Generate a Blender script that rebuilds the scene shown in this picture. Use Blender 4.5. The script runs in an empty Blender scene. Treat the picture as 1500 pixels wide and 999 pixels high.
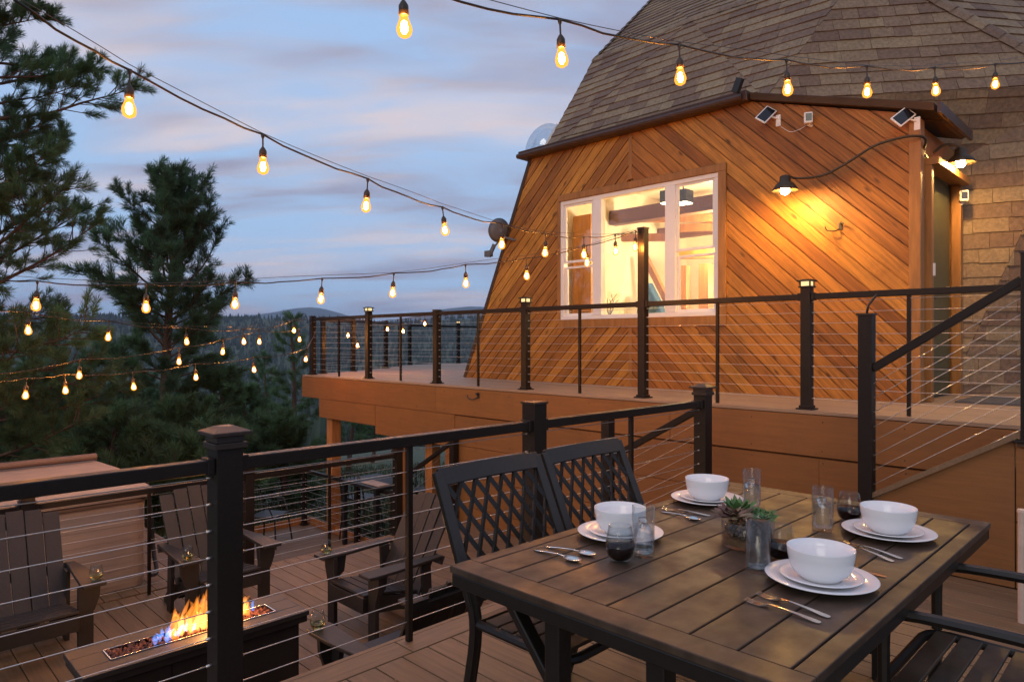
import bpy, bmesh, math, random
import numpy as np
from mathutils import Vector, Matrix, noise as mnoise
random.seed(7); np.random.seed(7)
S = bpy.context.scene
COL = S.collection
PI = math.pi
R2 = math.sqrt(2)
EYE = 1.43
F = 1000.0
ZU, ZF, ZP = 0.85, -0.9, -1.77      # upper deck, fire deck, patio deck (dining deck is 0)
WX = 7.2                             # plane of the cedar wall

# ------------------------------------------------------------------ survey helpers (photo bearing + distance -> world point)
def W(px, py, d):
    lat = (px - 750) / F * d
    return Vector(((d + lat) / R2, (d - lat) / R2, EYE - (py - 500) / F * d))
def onX(px, py, X):
    return W(px, py, X * R2 / (1 + (px - 750) / F))
def onY(px, py, Y):
    return W(px, py, Y * R2 / (1 - (px - 750) / F))
def onZ(px, py, z):
    return W(px, py, (EYE - z) * F / (py - 500))

# ------------------------------------------------------------------ mesh builder
class MB:
    def __init__(s):
        s.v = []; s.f = []; s.r = []
    def add(s, vs, fs, r=0.0):
        o = len(s.v)
        s.v.extend(tuple(v) for v in vs)
        for f in fs:
            s.f.append(tuple(i + o for i in f)); s.r.append(r)
        return s
    def box(s, c, size, M=None, r=0.0):
        hx, hy, hz = size[0] / 2, size[1] / 2, size[2] / 2
        vs = [Vector((x, y, z)) for x in (-hx, hx) for y in (-hy, hy) for z in (-hz, hz)]
        if M is not None: vs = [M @ v for v in vs]
        c = Vector(c)
        return s.add([v + c for v in vs], [(0, 1, 3, 2), (4, 6, 7, 5), (0, 4, 5, 1), (2, 3, 7, 6), (0, 2, 6, 4), (1, 5, 7, 3)], r)
    def b2(s, a, b, r=0.0):
        a = Vector(a); b = Vector(b)
        return s.box((a + b) / 2, [abs(q) for q in (b - a)], None, r)
    def beam(s, p0, p1, w, h, up=(0, 0, 1), r=0.0, w1=None, h1=None):
        p0 = Vector(p0); p1 = Vector(p1); d = (p1 - p0).normalized(); up = Vector(up)
        side = d.cross(up)
        if side.length < 1e-4: side = d.cross(Vector((1, 0, 0)))
        side.normalize(); u = side.cross(d).normalized()
        w1 = w if w1 is None else w1; h1 = h if h1 is None else h1
        vs = [p + side * (sx * ww / 2) + u * (sz * hh / 2) for p, ww, hh in ((p0, w, h), (p1, w1, h1)) for sx, sz in ((-1, -1), (1, -1), (1, 1), (-1, 1))]
        return s.add(vs, [(3, 2, 1, 0), (4, 5, 6, 7), (0, 1, 5, 4), (1, 2, 6, 5), (2, 3, 7, 6), (3, 0, 4, 7)], r)
    def tube(s, pts, rad, n=8, cap=True, r=0.0):
        pts = [Vector(p) for p in pts]
        rads = rad if isinstance(rad, (list, tuple)) else [rad] * len(pts)
        t0 = (pts[1] - pts[0]).normalized()
        ref = Vector((0, 0, 1)) if abs(t0.z) < .9 else Vector((1, 0, 0))
        nrm = t0.cross(ref).normalized()
        o = len(s.v); rings = []
        for i, p in enumerate(pts):
            t = (pts[min(i + 1, len(pts) - 1)] - pts[max(i - 1, 0)])
            if t.length < 1e-9: t = t0
            t.normalize()
            nrm = (nrm - t * nrm.dot(t))
            if nrm.length < 1e-6: nrm = t.cross(Vector((.3, .5, .8)))
            nrm.normalize(); b = t.cross(nrm)
            rings.append([p + (nrm * math.cos(2 * PI * k / n) + b * math.sin(2 * PI * k / n)) * rads[i] for k in range(n)])
        vs = [v for ring in rings for v in ring]
        fs = []
        for i in range(len(pts) - 1):
            for k in range(n):
                k2 = (k + 1) % n
                fs.append((i * n + k, i * n + k2, (i + 1) * n + k2, (i + 1) * n + k))
        if cap:
            fs.append(tuple(reversed(range(n)))); fs.append(tuple((len(pts) - 1) * n + k for k in range(n)))
        return s.add(vs, fs, r)
    def lathe(s, prof, c=(0, 0, 0), n=24, M=None, r=0.0, closed=False):
        c = Vector(c); vs = []; fs = []
        m = len(prof)
        for (rr, z) in prof:
            for k in range(n):
                a = 2 * PI * k / n
                v = Vector((max(rr, 1e-5) * math.cos(a), max(rr, 1e-5) * math.sin(a), z))
                vs.append((M @ v if M is not None else v) + c)
        rng = m if closed else m - 1
        for i in range(rng):
            j = (i + 1) % m
            for k in range(n):
                k2 = (k + 1) % n
                fs.append((i * n + k, i * n + k2, j * n + k2, j * n + k))
        return s.add(vs, fs, r)
    def sweep(s, pts, w, h, up=(0, 0, 1), r=0.0):
        pts = [Vector(p) for p in pts]; up = Vector(up); vs = []; fs = []
        for i, p in enumerate(pts):
            d = (pts[min(i + 1, len(pts) - 1)] - pts[max(i - 1, 0)]).normalized(); side = d.cross(up).normalized(); u = side.cross(d).normalized()
            vs += [p + side * (sx * w / 2) + u * (sz * h / 2) for sx, sz in ((-1, -1), (1, -1), (1, 1), (-1, 1))]
        for i in range(len(pts) - 1):
            for k in range(4): fs.append((i * 4 + k, i * 4 + (k + 1) % 4, i * 4 + 4 + (k + 1) % 4, i * 4 + 4 + k))
        fs += [(3, 2, 1, 0), tuple(len(vs) - 4 + k for k in range(4))]
        return s.add(vs, fs, r)
    def prism(s, poly, a, b, axis='x', r=0.0):
        """poly of 2D points extruded along axis from a to b"""
        n = len(poly)
        def mk(p, t):
            if axis == 'x': return (t, p[0], p[1])
            if axis == 'y': return (p[0], t, p[1])
            return (p[0], p[1], t)
        vs = [mk(p, a) for p in poly] + [mk(p, b) for p in poly]
        fs = [tuple(reversed(range(n))), tuple(range(n, 2 * n))] + [(i, (i + 1) % n, n + (i + 1) % n, n + i) for i in range(n)]
        return s.add(vs, fs, r)
    def build(s, name, mat, parent=None, smooth=False, bevel=0.0, world=True, fixn=True):
        me = bpy.data.meshes.new(name)
        off = Vector(parent_world(parent)) if (parent is not None and world) else Vector((0, 0, 0))
        me.from_pydata([tuple(Vector(v) - off) for v in s.v], [], s.f)
        at = me.attributes.new('rnd', 'FLOAT', 'FACE'); at.data.foreach_set('value', s.r)
        if fixn:
            bm = bmesh.new(); bm.from_mesh(me); bmesh.ops.recalc_face_normals(bm, faces=bm.faces); bm.to_mesh(me); bm.free()
        if smooth:
            me.polygons.foreach_set('use_smooth', [True] * len(me.polygons))
        me.materials.append(mat); me.update()
        o = bpy.data.objects.new(name, me); COL.objects.link(o)
        if parent is not None: o.parent = parent
        if bevel:
            m = o.modifiers.new('Bevel', 'BEVEL'); m.width = bevel; m.segments = 2; m.limit_method = 'ANGLE'; m.angle_limit = math.radians(40)
        return o
def parent_world(p):
    v = Vector((0, 0, 0))
    while p is not None:
        v += p.location; p = p.parent
    return v
def tag(o, label=None, cat=None, group=None, kind=None):
    if label: o['label'] = label
    if cat: o['category'] = cat
    if group: o['group'] = group
    if kind: o['kind'] = kind
    return o
def thing(name, label, cat, loc=(0, 0, 0), group=None, rz=0):
    o = bpy.data.objects.new(name, None); COL.objects.link(o); o.location = loc; o.rotation_euler = (0, 0, rz)
    o.empty_display_size = .1
    return tag(o, label, cat, group)
def copy_tree(o, parent=None):
    c = o.copy(); COL.objects.link(c)
    if parent is not None: c.parent = parent
    for ch in list(o.children): copy_tree(ch, c)
    return c
def place(o, loc, rz=0, label=None):
    o.location = loc; o.rotation_euler = (0, 0, rz)
    if label: o['label'] = label
    return o
def spline(P, n=8):
    P = [Vector(p) for p in P]; Q = [P[0] * 2 - P[1]] + P + [P[-1] * 2 - P[-2]]; out = []
    for i in range(1, len(Q) - 2):
        for k in range(n):
            t = k / n; a, b_, c, d = Q[i - 1], Q[i], Q[i + 1], Q[i + 2]
            out.append(.5 * ((2 * b_) + (c - a) * t + (2 * a - 5 * b_ + 4 * c - d) * t * t + (3 * b_ - a - 3 * c + d) * t ** 3))
    out.append(P[-1]); return out
def struct(name, mb, mat, **k):
    return tag(mb.build(name, mat, **k), kind='structure')

# ------------------------------------------------------------------ materials
def newmat(name):
    m = bpy.data.materials.new(name); m.use_nodes = True
    nt = m.node_tree; nt.nodes.clear()
    out = nt.nodes.new('ShaderNodeOutputMaterial')
    return m, nt, out
def N(nt, t, **k):
    n = nt.nodes.new(t)
    for a, b in k.items():
        if a.startswith('i_'):
            n.inputs[a[2:].replace('_', ' ')].default_value = b
        else: setattr(n, a, b)
    return n
def mat(name, col, rough=.6, metal=0.0, var=.2, scale=(8, 8, 8), bump=.0, rnd=0.0, rot=(0, 0, 0), hue=0.0, detail=5, col2=None, spec=.5, speck=0.0, knots=None, rvar=0.0, rscale=.9, dirt=0.0, dirtcol=(.02, .015, .01)):
    m, nt, out = newmat(name); L = nt.links.new
    p = N(nt, 'ShaderNodeBsdfPrincipled'); L(p.outputs[0], out.inputs[0])
    p.inputs['Metallic'].default_value = metal; p.inputs['Specular IOR Level'].default_value = spec
    tc = N(nt, 'ShaderNodeTexCoord'); at = N(nt, 'ShaderNodeAttribute', attribute_name='rnd')
    mp = N(nt, 'ShaderNodeMapping'); mp.vector_type = 'POINT'
    mp.inputs['Rotation'].default_value = rot
    L(tc.outputs['Object'], mp.inputs[0])
    off = N(nt, 'ShaderNodeVectorMath', operation='SCALE'); off.inputs[0].default_value = (37, 53, 71); L(at.outputs['Fac'], off.inputs['Scale'])
    sc = N(nt, 'ShaderNodeVectorMath', operation='MULTIPLY'); L(mp.outputs[0], sc.inputs[0]); sc.inputs[1].default_value = scale
    ad = N(nt, 'ShaderNodeVectorMath', operation='ADD'); L(sc.outputs[0], ad.inputs[0]); L(off.outputs[0], ad.inputs[1])
    nz = N(nt, 'ShaderNodeTexNoise'); nz.inputs['Scale'].default_value = 1; nz.inputs['Detail'].default_value = detail; nz.inputs['Roughness'].default_value = .6
    L(ad.outputs[0], nz.inputs['Vector'])
    big = N(nt, 'ShaderNodeTexNoise'); big.inputs['Scale'].default_value = .9; big.inputs['Detail'].default_value = 3; L(tc.outputs['Object'], big.inputs['Vector'])
    mx = N(nt, 'ShaderNodeMix', data_type='RGBA'); mr = N(nt, 'ShaderNodeMapRange'); mr.inputs[1].default_value = .3; mr.inputs[2].default_value = .7
    L(nz.outputs['Fac'], mr.inputs[0]); L(mr.outputs[0], mx.inputs[0])
    c2 = col2 or tuple(c * (1 + var) for c in col)
    c1 = tuple(c * (1 - var) for c in col)
    mx.inputs[6].default_value = (*c1, 1); mx.inputs[7].default_value = (*c2, 1)
    hs = N(nt, 'ShaderNodeHueSaturation'); L(mx.outputs[2], hs.inputs['Color'])
    mv = N(nt, 'ShaderNodeMath', operation='MULTIPLY_ADD'); L(at.outputs['Fac'], mv.inputs[0]); mv.inputs[1].default_value = rnd; mv.inputs[2].default_value = 1 - rnd / 2
    mb2 = N(nt, 'ShaderNodeMath', operation='MULTIPLY_ADD'); L(big.outputs['Fac'], mb2.inputs[0]); mb2.inputs[1].default_value = var * 1.2; mb2.inputs[2].default_value = 1 - var * .6
    mm = N(nt, 'ShaderNodeMath', operation='MULTIPLY'); L(mv.outputs[0], mm.inputs[0]); L(mb2.outputs[0], mm.inputs[1])
    L(mm.outputs[0], hs.inputs['Value'])
    mh = N(nt, 'ShaderNodeMath', operation='MULTIPLY_ADD'); L(at.outputs['Fac'], mh.inputs[0]); mh.inputs[1].default_value = hue; mh.inputs[2].default_value = .5 - hue / 2
    L(mh.outputs[0], hs.inputs['Hue'])
    last = hs.outputs[0]
    if dirt:
        dn = N(nt, 'ShaderNodeTexNoise'); dn.inputs['Scale'].default_value = 2.6; dn.inputs['Detail'].default_value = 8; dn.inputs['Roughness'].default_value = .7
        L(tc.outputs['Object'], dn.inputs['Vector'])
        dr = N(nt, 'ShaderNodeMapRange'); dr.inputs[1].default_value = .5; dr.inputs[2].default_value = .75; dr.inputs[4].default_value = dirt; L(dn.outputs['Fac'], dr.inputs[0])
        dx = N(nt, 'ShaderNodeMix', data_type='RGBA'); L(dr.outputs[0], dx.inputs[0]); L(last, dx.inputs[6]); dx.inputs[7].default_value = (*dirtcol, 1); last = dx.outputs[2]
    if knots:
        vo = N(nt, 'ShaderNodeTexVoronoi'); vo.inputs['Scale'].default_value = 1; vo.inputs['Randomness'].default_value = 1
        km = N(nt, 'ShaderNodeVectorMath', operation='MULTIPLY'); L(mp.outputs[0], km.inputs[0]); km.inputs[1].default_value = knots
        ka = N(nt, 'ShaderNodeVectorMath', operation='ADD'); L(km.outputs[0], ka.inputs[0]); L(off.outputs[0], ka.inputs[1]); L(ka.outputs[0], vo.inputs['Vector'])
        kr = N(nt, 'ShaderNodeMapRange'); kr.inputs[1].default_value = .05; kr.inputs[2].default_value = .16; kr.inputs[3].default_value = .85; kr.inputs[4].default_value = 0; L(vo.outputs['Distance'], kr.inputs[0])
        kx = N(nt, 'ShaderNodeMix', data_type='RGBA'); L(kr.outputs[0], kx.inputs[0]); L(last, kx.inputs[6]); kx.inputs[7].default_value = (.06, .02, .008, 1); last = kx.outputs[2]
    L(last, p.inputs['Base Color'])
    rr = N(nt, 'ShaderNodeMapRange'); rr.inputs[3].default_value = max(.03, rough - rvar); rr.inputs[4].default_value = min(1, rough + rvar)
    rn_ = N(nt, 'ShaderNodeTexNoise'); rn_.inputs['Scale'].default_value = rscale; rn_.inputs['Detail'].default_value = 6; L(tc.outputs['Object'], rn_.inputs['Vector'])
    L(rn_.outputs['Fac'], rr.inputs[0]); rr.inputs[1].default_value = .3; rr.inputs[2].default_value = .7
    L(rr.outputs[0], p.inputs['Roughness'])
    if bump:
        bp = N(nt, 'ShaderNodeBump'); bp.inputs['Strength'].default_value = min(1, bump); bp.inputs['Distance'].default_value = .004
        L(nz.outputs['Fac'], bp.inputs['Height']); L(bp.outputs[0], p.inputs['Normal'])
    return m
def emis(name, col, st):
    m, nt, out = newmat(name); e = N(nt, 'ShaderNodeEmission'); e.inputs[0].default_value = (*col, 1); e.inputs[1].default_value = st
    nt.links.new(e.outputs[0], out.inputs[0]); return m
def glassm(name, col=(1, 1, 1), ior=1.45, rough=0.0):
    m, nt, out = newmat(name); p = N(nt, 'ShaderNodeBsdfPrincipled'); p.inputs['Base Color'].default_value = (*col, 1)
    p.inputs['Roughness'].default_value = rough; p.inputs['Transmission Weight'].default_value = 1; p.inputs['IOR'].default_value = ior
    nt.links.new(p.outputs[0], out.inputs[0]); return m
def thinglass(name, tint=(.95, .97, .97), refl=.08):
    m, nt, out = newmat(name); L = nt.links.new
    t = N(nt, 'ShaderNodeBsdfTransparent'); t.inputs[0].default_value = (*tint, 1); g = N(nt, 'ShaderNodeBsdfGlossy'); g.inputs['Roughness'].default_value = .02
    x = N(nt, 'ShaderNodeMixShader'); x.inputs[0].default_value = refl; L(t.outputs[0], x.inputs[1]); L(g.outputs[0], x.inputs[2]); L(x.outputs[0], out.inputs[0]); return m
def flame(name, col, st):
    m, nt, out = newmat(name); e = N(nt, 'ShaderNodeEmission'); e.inputs[0].default_value = (*col, 1); e.inputs[1].default_value = st
    nt.links.new(e.outputs[0], out.inputs['Volume']); return m

M = {}
M['rail'] = mat('dark_bronze_powdercoat', (.011, .0075, .0055), .45, .0, .3, (60, 60, 60), .08, rvar=.08, dirt=.22, dirtcol=(.032, .021, .014), spec=.3)
M['railcap'] = mat('bronze_rail_cap', (.026, .016, .011), .42, 0, .25, (40, 40, 40), .06)
M['cable'] = mat('stainless_cable', (.62, .58, .54), .32, .9, .1, (40, 40, 40))
M['deck'] = mat('brown_composite_deck', (.18, .110, .058), .58, 0, .2, (60, 3, 60), .35, rnd=.28, dirt=.3, dirtcol=(.09, .055, .035), rvar=.12)
M['deckx'] = mat('brown_composite_deck_across', (.175, .108, .058), .58, 0, .2, (3, 60, 60), .35, rnd=.25, dirt=.2, dirtcol=(.09, .055, .035), rvar=.12)
M['decku'] = mat('tan_composite_deck', (.30, .20, .13), .6, 0, .15, (60, 3, 60), .3, rnd=.15, dirt=.2, dirtcol=(.14, .09, .06))
M['under'] = mat('dark_joists', (.03, .02, .014), .8)
M['fascia'] = mat('brown_fascia_paint', (.215, .086, .021), .6, 0, .11, (3, 3, 40), .4, rnd=.14, dirt=.35, dirtcol=(.12, .055, .02))
M['timber'] = mat('cedar_timber', (.42, .17, .05), .6, 0, .25, (30, 30, 2.5), .3, rnd=.2)
gr = math.radians(43)
M['cedarL'] = mat('cedar_boards_left', (.375, .155, .027), .5, 0, .42, (8, 60, 2.0), .6, rnd=.6, rot=(-gr, 0, 0), hue=.012, dirt=.55, dirtcol=(.11, .035, .010), knots=(1, 7.5, 2.6), spec=.35)
M['cedarR'] = mat('cedar_boards_right', (.36, .140, .026), .5, 0, .42, (8, 60, 2.0), .6, rnd=.6, rot=(gr, 0, 0), hue=.012, dirt=.55, dirtcol=(.11, .035, .012), knots=(1, 7.5, 2.6), spec=.35)
M['trimwood'] = mat('cedar_trim', (.34, .145, .034), .5, 0, .25, (20, 20, 3), .3, rnd=.2)
M['gutter'] = mat('brown_gutter', (.060, .032, .024), .4, 0, .2, (10, 10, 10), .1)
M['eave'] = mat('dark_eave_wood', (.05, .026, .014), .6, 0, .3, (20, 3, 20), .2)
M['shingle'] = mat('weathered_shingles', (.215, .138, .088), .85, 0, .3, (26, 26, 26), .9, rnd=.55, hue=.03, detail=8)
M['white'] = mat('white_vinyl', (.78, .74, .72), .4, 0, .04, (5, 5, 5))
M['pane'] = thinglass('window_glass', (.96, .97, .95), .10)
M['room'] = mat('cream_plaster', (.80, .73, .60), .8, 0, .05, (5, 5, 5))
M['roomwood'] = mat('interior_fir', (.38, .17, .06), .5, 0, .3, (20, 20, 2), .1)
M['beam'] = mat('dark_beam', (.14, .06, .03), .5, 0, .25, (20, 3, 20), .1)
M['blue'] = mat('blue_cloth', (.05, .12, .22), .8)
M['black'] = mat('black_metal', (.012, .012, .012), .45, 0, .2, (30, 30, 30), .05)
M['door'] = mat('olive_door_paint', (.075, .07, .028), .45, 0, .12, (5, 5, 5), .05)
M['adiron'] = mat('dark_brown_poly_lumber', (.017, .0135, .0115), .5, 0, .25, (50, 4, 50), .3, rnd=.2, rvar=.1)
M['tabletop'] = mat('bronze_slat_metal', (.070, .046, .031), .48, .05, .45, (6, 12, 6), .10, rnd=.22, detail=9, rvar=.2, rscale=7, spec=.3, dirt=.75, dirtcol=(.03, .021, .016))
M['frame'] = mat('dark_bronze_frame', (.012, .009, .007), .42, .1, .25, (40, 40, 40), .08)
M['china'] = mat('white_porcelain', (.80, .80, .82), .12, 0, .015, (3, 3, 3))
M['steel'] = mat('cutlery_steel', (.72, .68, .64), .16, 1, .05, (9, 9, 9))
m_, nt_, out_ = newmat('drinking_glass'); t_ = N(nt_, 'ShaderNodeBsdfTransparent'); t_.inputs[0].default_value = (.93, .945, .95, 1); g_ = N(nt_, 'ShaderNodeBsdfGlossy'); g_.inputs['Roughness'].default_value = .03
f_ = N(nt_, 'ShaderNodeLayerWeight'); f_.inputs[0].default_value = .5; pw_ = N(nt_, 'ShaderNodeMath', operation='POWER'); nt_.links.new(f_.outputs['Facing'], pw_.inputs[0]); pw_.inputs[1].default_value = 4.0
sc_ = N(nt_, 'ShaderNodeMath', operation='MULTIPLY_ADD'); nt_.links.new(pw_.outputs[0], sc_.inputs[0]); sc_.inputs[1].default_value = .75; sc_.inputs[2].default_value = .035
x_ = N(nt_, 'ShaderNodeMixShader'); nt_.links.new(sc_.outputs[0], x_.inputs[0]); nt_.links.new(t_.outputs[0], x_.inputs[1]); nt_.links.new(g_.outputs[0], x_.inputs[2]); nt_.links.new(x_.outputs[0], out_.inputs[0])
M['glass'] = m_
M['water'] = glassm('water', (.98, .99, 1), 1.33)
nt_ = M['water'].node_tree; p_ = [n for n in nt_.nodes if n.type == 'BSDF_PRINCIPLED'][0]; o_ = [n for n in nt_.nodes if n.type == 'OUTPUT_MATERIAL'][0]
t_ = N(nt_, 'ShaderNodeBsdfTransparent'); x_ = N(nt_, 'ShaderNodeMixShader'); x_.inputs[0].default_value = .45; nt_.links.new(t_.outputs[0], x_.inputs[1]); nt_.links.new(p_.outputs[0], x_.inputs[2]); nt_.links.new(x_.outputs[0], o_.inputs[0])
M['ice'] = glassm('ice', (.97, .98, 1), 1.31, .25)
M['wine'] = mat('red_wine', (.012, .003, .002), .08, 0, .0)
M['amber'] = glassm('white_wine', (.95, .78, .30), 1.34)
M['succ'] = mat('succulent_green', (.10, .22, .07), .5, 0, .3, (60, 60, 60), rnd=.5)
M['succr'] = mat('succulent_red_green', (.16, .10, .07), .5, 0, .4, (60, 60, 60), rnd=.7, hue=.12)
M['pebble'] = mat('brown_pebbles', (.14, .085, .05), .7, 0, .4, (60, 60, 60), .3, rnd=.8)
M['soil'] = mat('sandy_layer', (.20, .11, .05), .9, 0, .3, (80, 80, 80), .4)
M['firetop'] = mat('dark_slate_top', (.022, .019, .018), .45, 0, .15, (9, 9, 9), .1)
M['firebody'] = mat('dark_fire_table_body', (.010, .008, .007), .5, 0, .2, (9, 9, 9), .1)
M['rock'] = mat('red_lava_rock', (.15, .055, .038), .85, 0, .4, (50, 50, 50), .6, rnd=.7)
M['tub'] = mat('tan_spa_panel', (.36, .275, .22), .6, 0, .12, (2, 2, 24), .25, rnd=.1, dirt=.2, dirtcol=(.2, .13, .1))
M['cover'] = mat('tan_vinyl_cover', (.30, .228, .185), .5, 0, .12, (4, 4, 4), .15)
M['coverdk'] = mat('brown_vinyl_roll', (.13, .085, .065), .5, 0, .12, (4, 4, 4), .1)
M['filament'] = emis('warm_filament', (1.0, .48, .14), 1700)
m_, nt_, out_ = newmat('amber_bulb_glass'); e_ = N(nt_, 'ShaderNodeEmission'); e_.inputs[0].default_value = (1.0, .34, .045, 1); e_.inputs[1].default_value = 1.5
t_ = N(nt_, 'ShaderNodeBsdfTransparent'); t_.inputs[0].default_value = (.42, .30, .16, 1); a_ = N(nt_, 'ShaderNodeAddShader'); nt_.links.new(e_.outputs[0], a_.inputs[0]); nt_.links.new(t_.outputs[0], a_.inputs[1]); nt_.links.new(a_.outputs[0], out_.inputs[0])
M['bulb'] = m_
M['socket'] = mat('bulb_socket_rubber', (.035, .022, .012), .5)
M['wire'] = mat('black_cord', (.018, .013, .010), .5, 0, .2)
M['steelwire'] = mat('guide_wire', (.10, .075, .06), .4, .5, .2)
M['lamp'] = emis('lamp_bulb', (1.0, .58, .17), 1000)
M['lampin'] = mat('white_enamel', (.8, .75, .6), .4)
M['lampsh'] = mat('bronze_lamp_shade', (.05, .035, .02), .4, .4)
M['caplight'] = emis('cap_light', (1.0, .72, .34), 1.3)
M['ceil'] = emis('ceiling_light_lens', (1.0, .78, .42), 28)
M['pv'] = mat('solar_cells', (.008, .009, .013), .12, 0, .1)
M['dish'] = mat('grey_dish', (.11, .115, .13), .5)
M['acry'] = thinglass('acrylic_dome', (.80, .86, .92), .18)
M['needle'] = mat('pine_needles', (.108, .172, .072), .55, 0, .25, (6, 6, 6), rnd=.9, hue=.05)
M['needle2'] = mat('dark_pine_needles', (.10, .168, .085), .6, 0, .25, (3, 3, 3), rnd=.9, hue=.04)
M['bark'] = mat('pine_bark', (.095, .055, .038), .9, 0, .4, (12, 12, 3), .9, detail=8)
M['grass'] = mat('meadow_grass', (.055, .068, .026), .9, 0, .45, (3, 3, 3), .8, detail=10, dirt=.5, dirtcol=(.08, .06, .035))
M['forest'] = mat('far_conifers', (.030, .045, .028), .9, 0, .3, (.02, .02, .02), rnd=.8)
M['mount'] = mat('mountain_forest', (.04, .05, .04), .95, 0, .4, (.004, .004, .004), detail=10)
M['conc'] = mat('grey_doormat', (.10, .09, .085), .9, 0, .3, (90, 90, 90), .5)
M['pale'] = mat('pale_pvc', (.55, .43, .36), .5)
M['fl_o'] = flame('flame_orange', (1.0, .27, .03), 36)
M['fl_y'] = flame('flame_yellow', (1.0, .50, .10), 45)
M['fl_b'] = flame('flame_blue', (.10, .32, 1.0), 38)

def translucent(m, f):
    nt = m.node_tree; p = [n for n in nt.nodes if n.type == 'BSDF_PRINCIPLED'][0]; o = [n for n in nt.nodes if n.type == 'OUTPUT_MATERIAL'][0]
    t = nt.nodes.new('ShaderNodeBsdfTranslucent'); x = nt.nodes.new('ShaderNodeMixShader'); x.inputs[0].default_value = f
    src = p.inputs['Base Color'].links[0].from_socket; nt.links.new(src, t.inputs[0]); nt.links.new(p.outputs[0], x.inputs[1]); nt.links.new(t.outputs[0], x.inputs[2]); nt.links.new(x.outputs[0], o.inputs[0])
translucent(M['needle'], .48); translucent(M['needle2'], .48); translucent(M['succ'], .25)
# ------------------------------------------------------------------ camera, world, light
cam = bpy.data.cameras.new('camera'); co = bpy.data.objects.new('camera', cam); COL.objects.link(co)
co.location = (0, 0, EYE); co.rotation_euler = (PI / 2, 0, -PI / 4)
cam.sensor_width = 36; cam.lens = 24.0; cam.clip_end = 30000; cam.clip_start = .05
S.camera = co
wd = bpy.data.worlds.new('World'); S.world = wd; wd.use_nodes = True
nt = wd.node_tree; nt.nodes.clear(); L = nt.links.new
SUN_EL, SUN_AZ = math.radians(1.5), math.radians(250)
sky = N(nt, 'ShaderNodeTexSky', sky_type='NISHITA'); sky.sun_disc = False; sky.sun_elevation = SUN_EL; sky.sun_rotation = SUN_AZ; sky.altitude = 2400
sky.air_density = 1.3; sky.ozone_density = 3.0; sky.dust_density = .6
tc = N(nt, 'ShaderNodeTexCoord')
sep = N(nt, 'ShaderNodeSeparateXYZ'); L(tc.outputs['Generated'], sep.inputs[0])
# flat cloud layer: project the view direction onto a high plane
zc = N(nt, 'ShaderNodeMath', operation='MAXIMUM'); L(sep.outputs['Z'], zc.inputs[0]); zc.inputs[1].default_value = .0
za = N(nt, 'ShaderNodeMath', operation='ADD'); L(zc.outputs[0], za.inputs[0]); za.inputs[1].default_value = .22
dx = N(nt, 'ShaderNodeMath', operation='DIVIDE'); L(sep.outputs['X'], dx.inputs[0]); L(za.outputs[0], dx.inputs[1])
dy = N(nt, 'ShaderNodeMath', operation='DIVIDE'); L(sep.outputs['Y'], dy.inputs[0]); L(za.outputs[0], dy.inputs[1])
cb = N(nt, 'ShaderNodeCombineXYZ'); L(dx.outputs[0], cb.inputs[0]); L(dy.outputs[0], cb.inputs[1])
mr_ = N(nt, 'ShaderNodeMapping'); L(cb.outputs[0], mr_.inputs[0]); mr_.inputs['Rotation'].default_value = (0, 0, PI / 4)
mp = N(nt, 'ShaderNodeMapping'); L(mr_.outputs[0], mp.inputs[0]); mp.inputs['Scale'].default_value = (.55, 1.7, 1); mp.inputs['Location'].default_value = (3.3, 1.2, 0)
n1 = N(nt, 'ShaderNodeTexNoise'); L(mp.outputs[0], n1.inputs['Vector']); n1.inputs['Scale'].default_value = 1.7; n1.inputs['Detail'].default_value = 6; n1.inputs['Roughness'].default_value = .5; n1.inputs['Distortion'].default_value = .5
n2 = N(nt, 'ShaderNodeTexNoise'); L(mp.outputs[0], n2.inputs['Vector']); n2.inputs['Scale'].default_value = 1.3; n2.inputs['Detail'].default_value = 4
m1 = N(nt, 'ShaderNodeMapRange'); L(n1.outputs['Fac'], m1.inputs[0]); m1.inputs[1].default_value = .38; m1.inputs[2].default_value = .58; m1.interpolation_type = 'SMOOTHSTEP'
m2 = N(nt, 'ShaderNodeMapRange'); L(n2.outputs['Fac'], m2.inputs[0]); m2.inputs[1].default_value = .40; m2.inputs[2].default_value = .62; m2.interpolation_type = 'SMOOTHSTEP'
# cloud colour: lavender grey to pale pink
cc = N(nt, 'ShaderNodeMix', data_type='RGBA'); L(m2.outputs[0], cc.inputs[0]); cc.inputs[6].default_value = (.31, .31, .42, 1); cc.inputs[7].default_value = (.62, .56, .61, 1)
# clear-sky colour: nishita tinted, brought to dusk level
sk = N(nt, 'ShaderNodeVectorMath', operation='SCALE'); L(sky.outputs[0], sk.inputs[0]); sk.inputs['Scale'].default_value = .10
gd = N(nt, 'ShaderNodeMapRange'); L(zc.outputs[0], gd.inputs[0]); gd.inputs[1].default_value = 0; gd.inputs[2].default_value = .5
base = N(nt, 'ShaderNodeMix', data_type='RGBA'); L(gd.outputs[0], base.inputs[0]); base.inputs[6].default_value = (.42, .60, .86, 1); base.inputs[7].default_value = (.36, .54, .84, 1)
bs = N(nt, 'ShaderNodeMix', data_type='RGBA'); bs.inputs[0].default_value = .12; L(base.outputs[2], bs.inputs[6]); L(sk.outputs[0], bs.inputs[7])
n3 = N(nt, 'ShaderNodeTexNoise'); L(mp.outputs[0], n3.inputs['Vector']); n3.inputs['Scale'].default_value = 4.6; n3.inputs['Detail'].default_value = 7; n3.inputs['Distortion'].default_value = .8
n3r = N(nt, 'ShaderNodeMapRange'); L(n3.outputs['Fac'], n3r.inputs[0]); n3r.inputs[1].default_value = .3; n3r.inputs[2].default_value = .7; n3r.inputs[3].default_value = .45; n3r.inputs[4].default_value = 1.15
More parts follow.
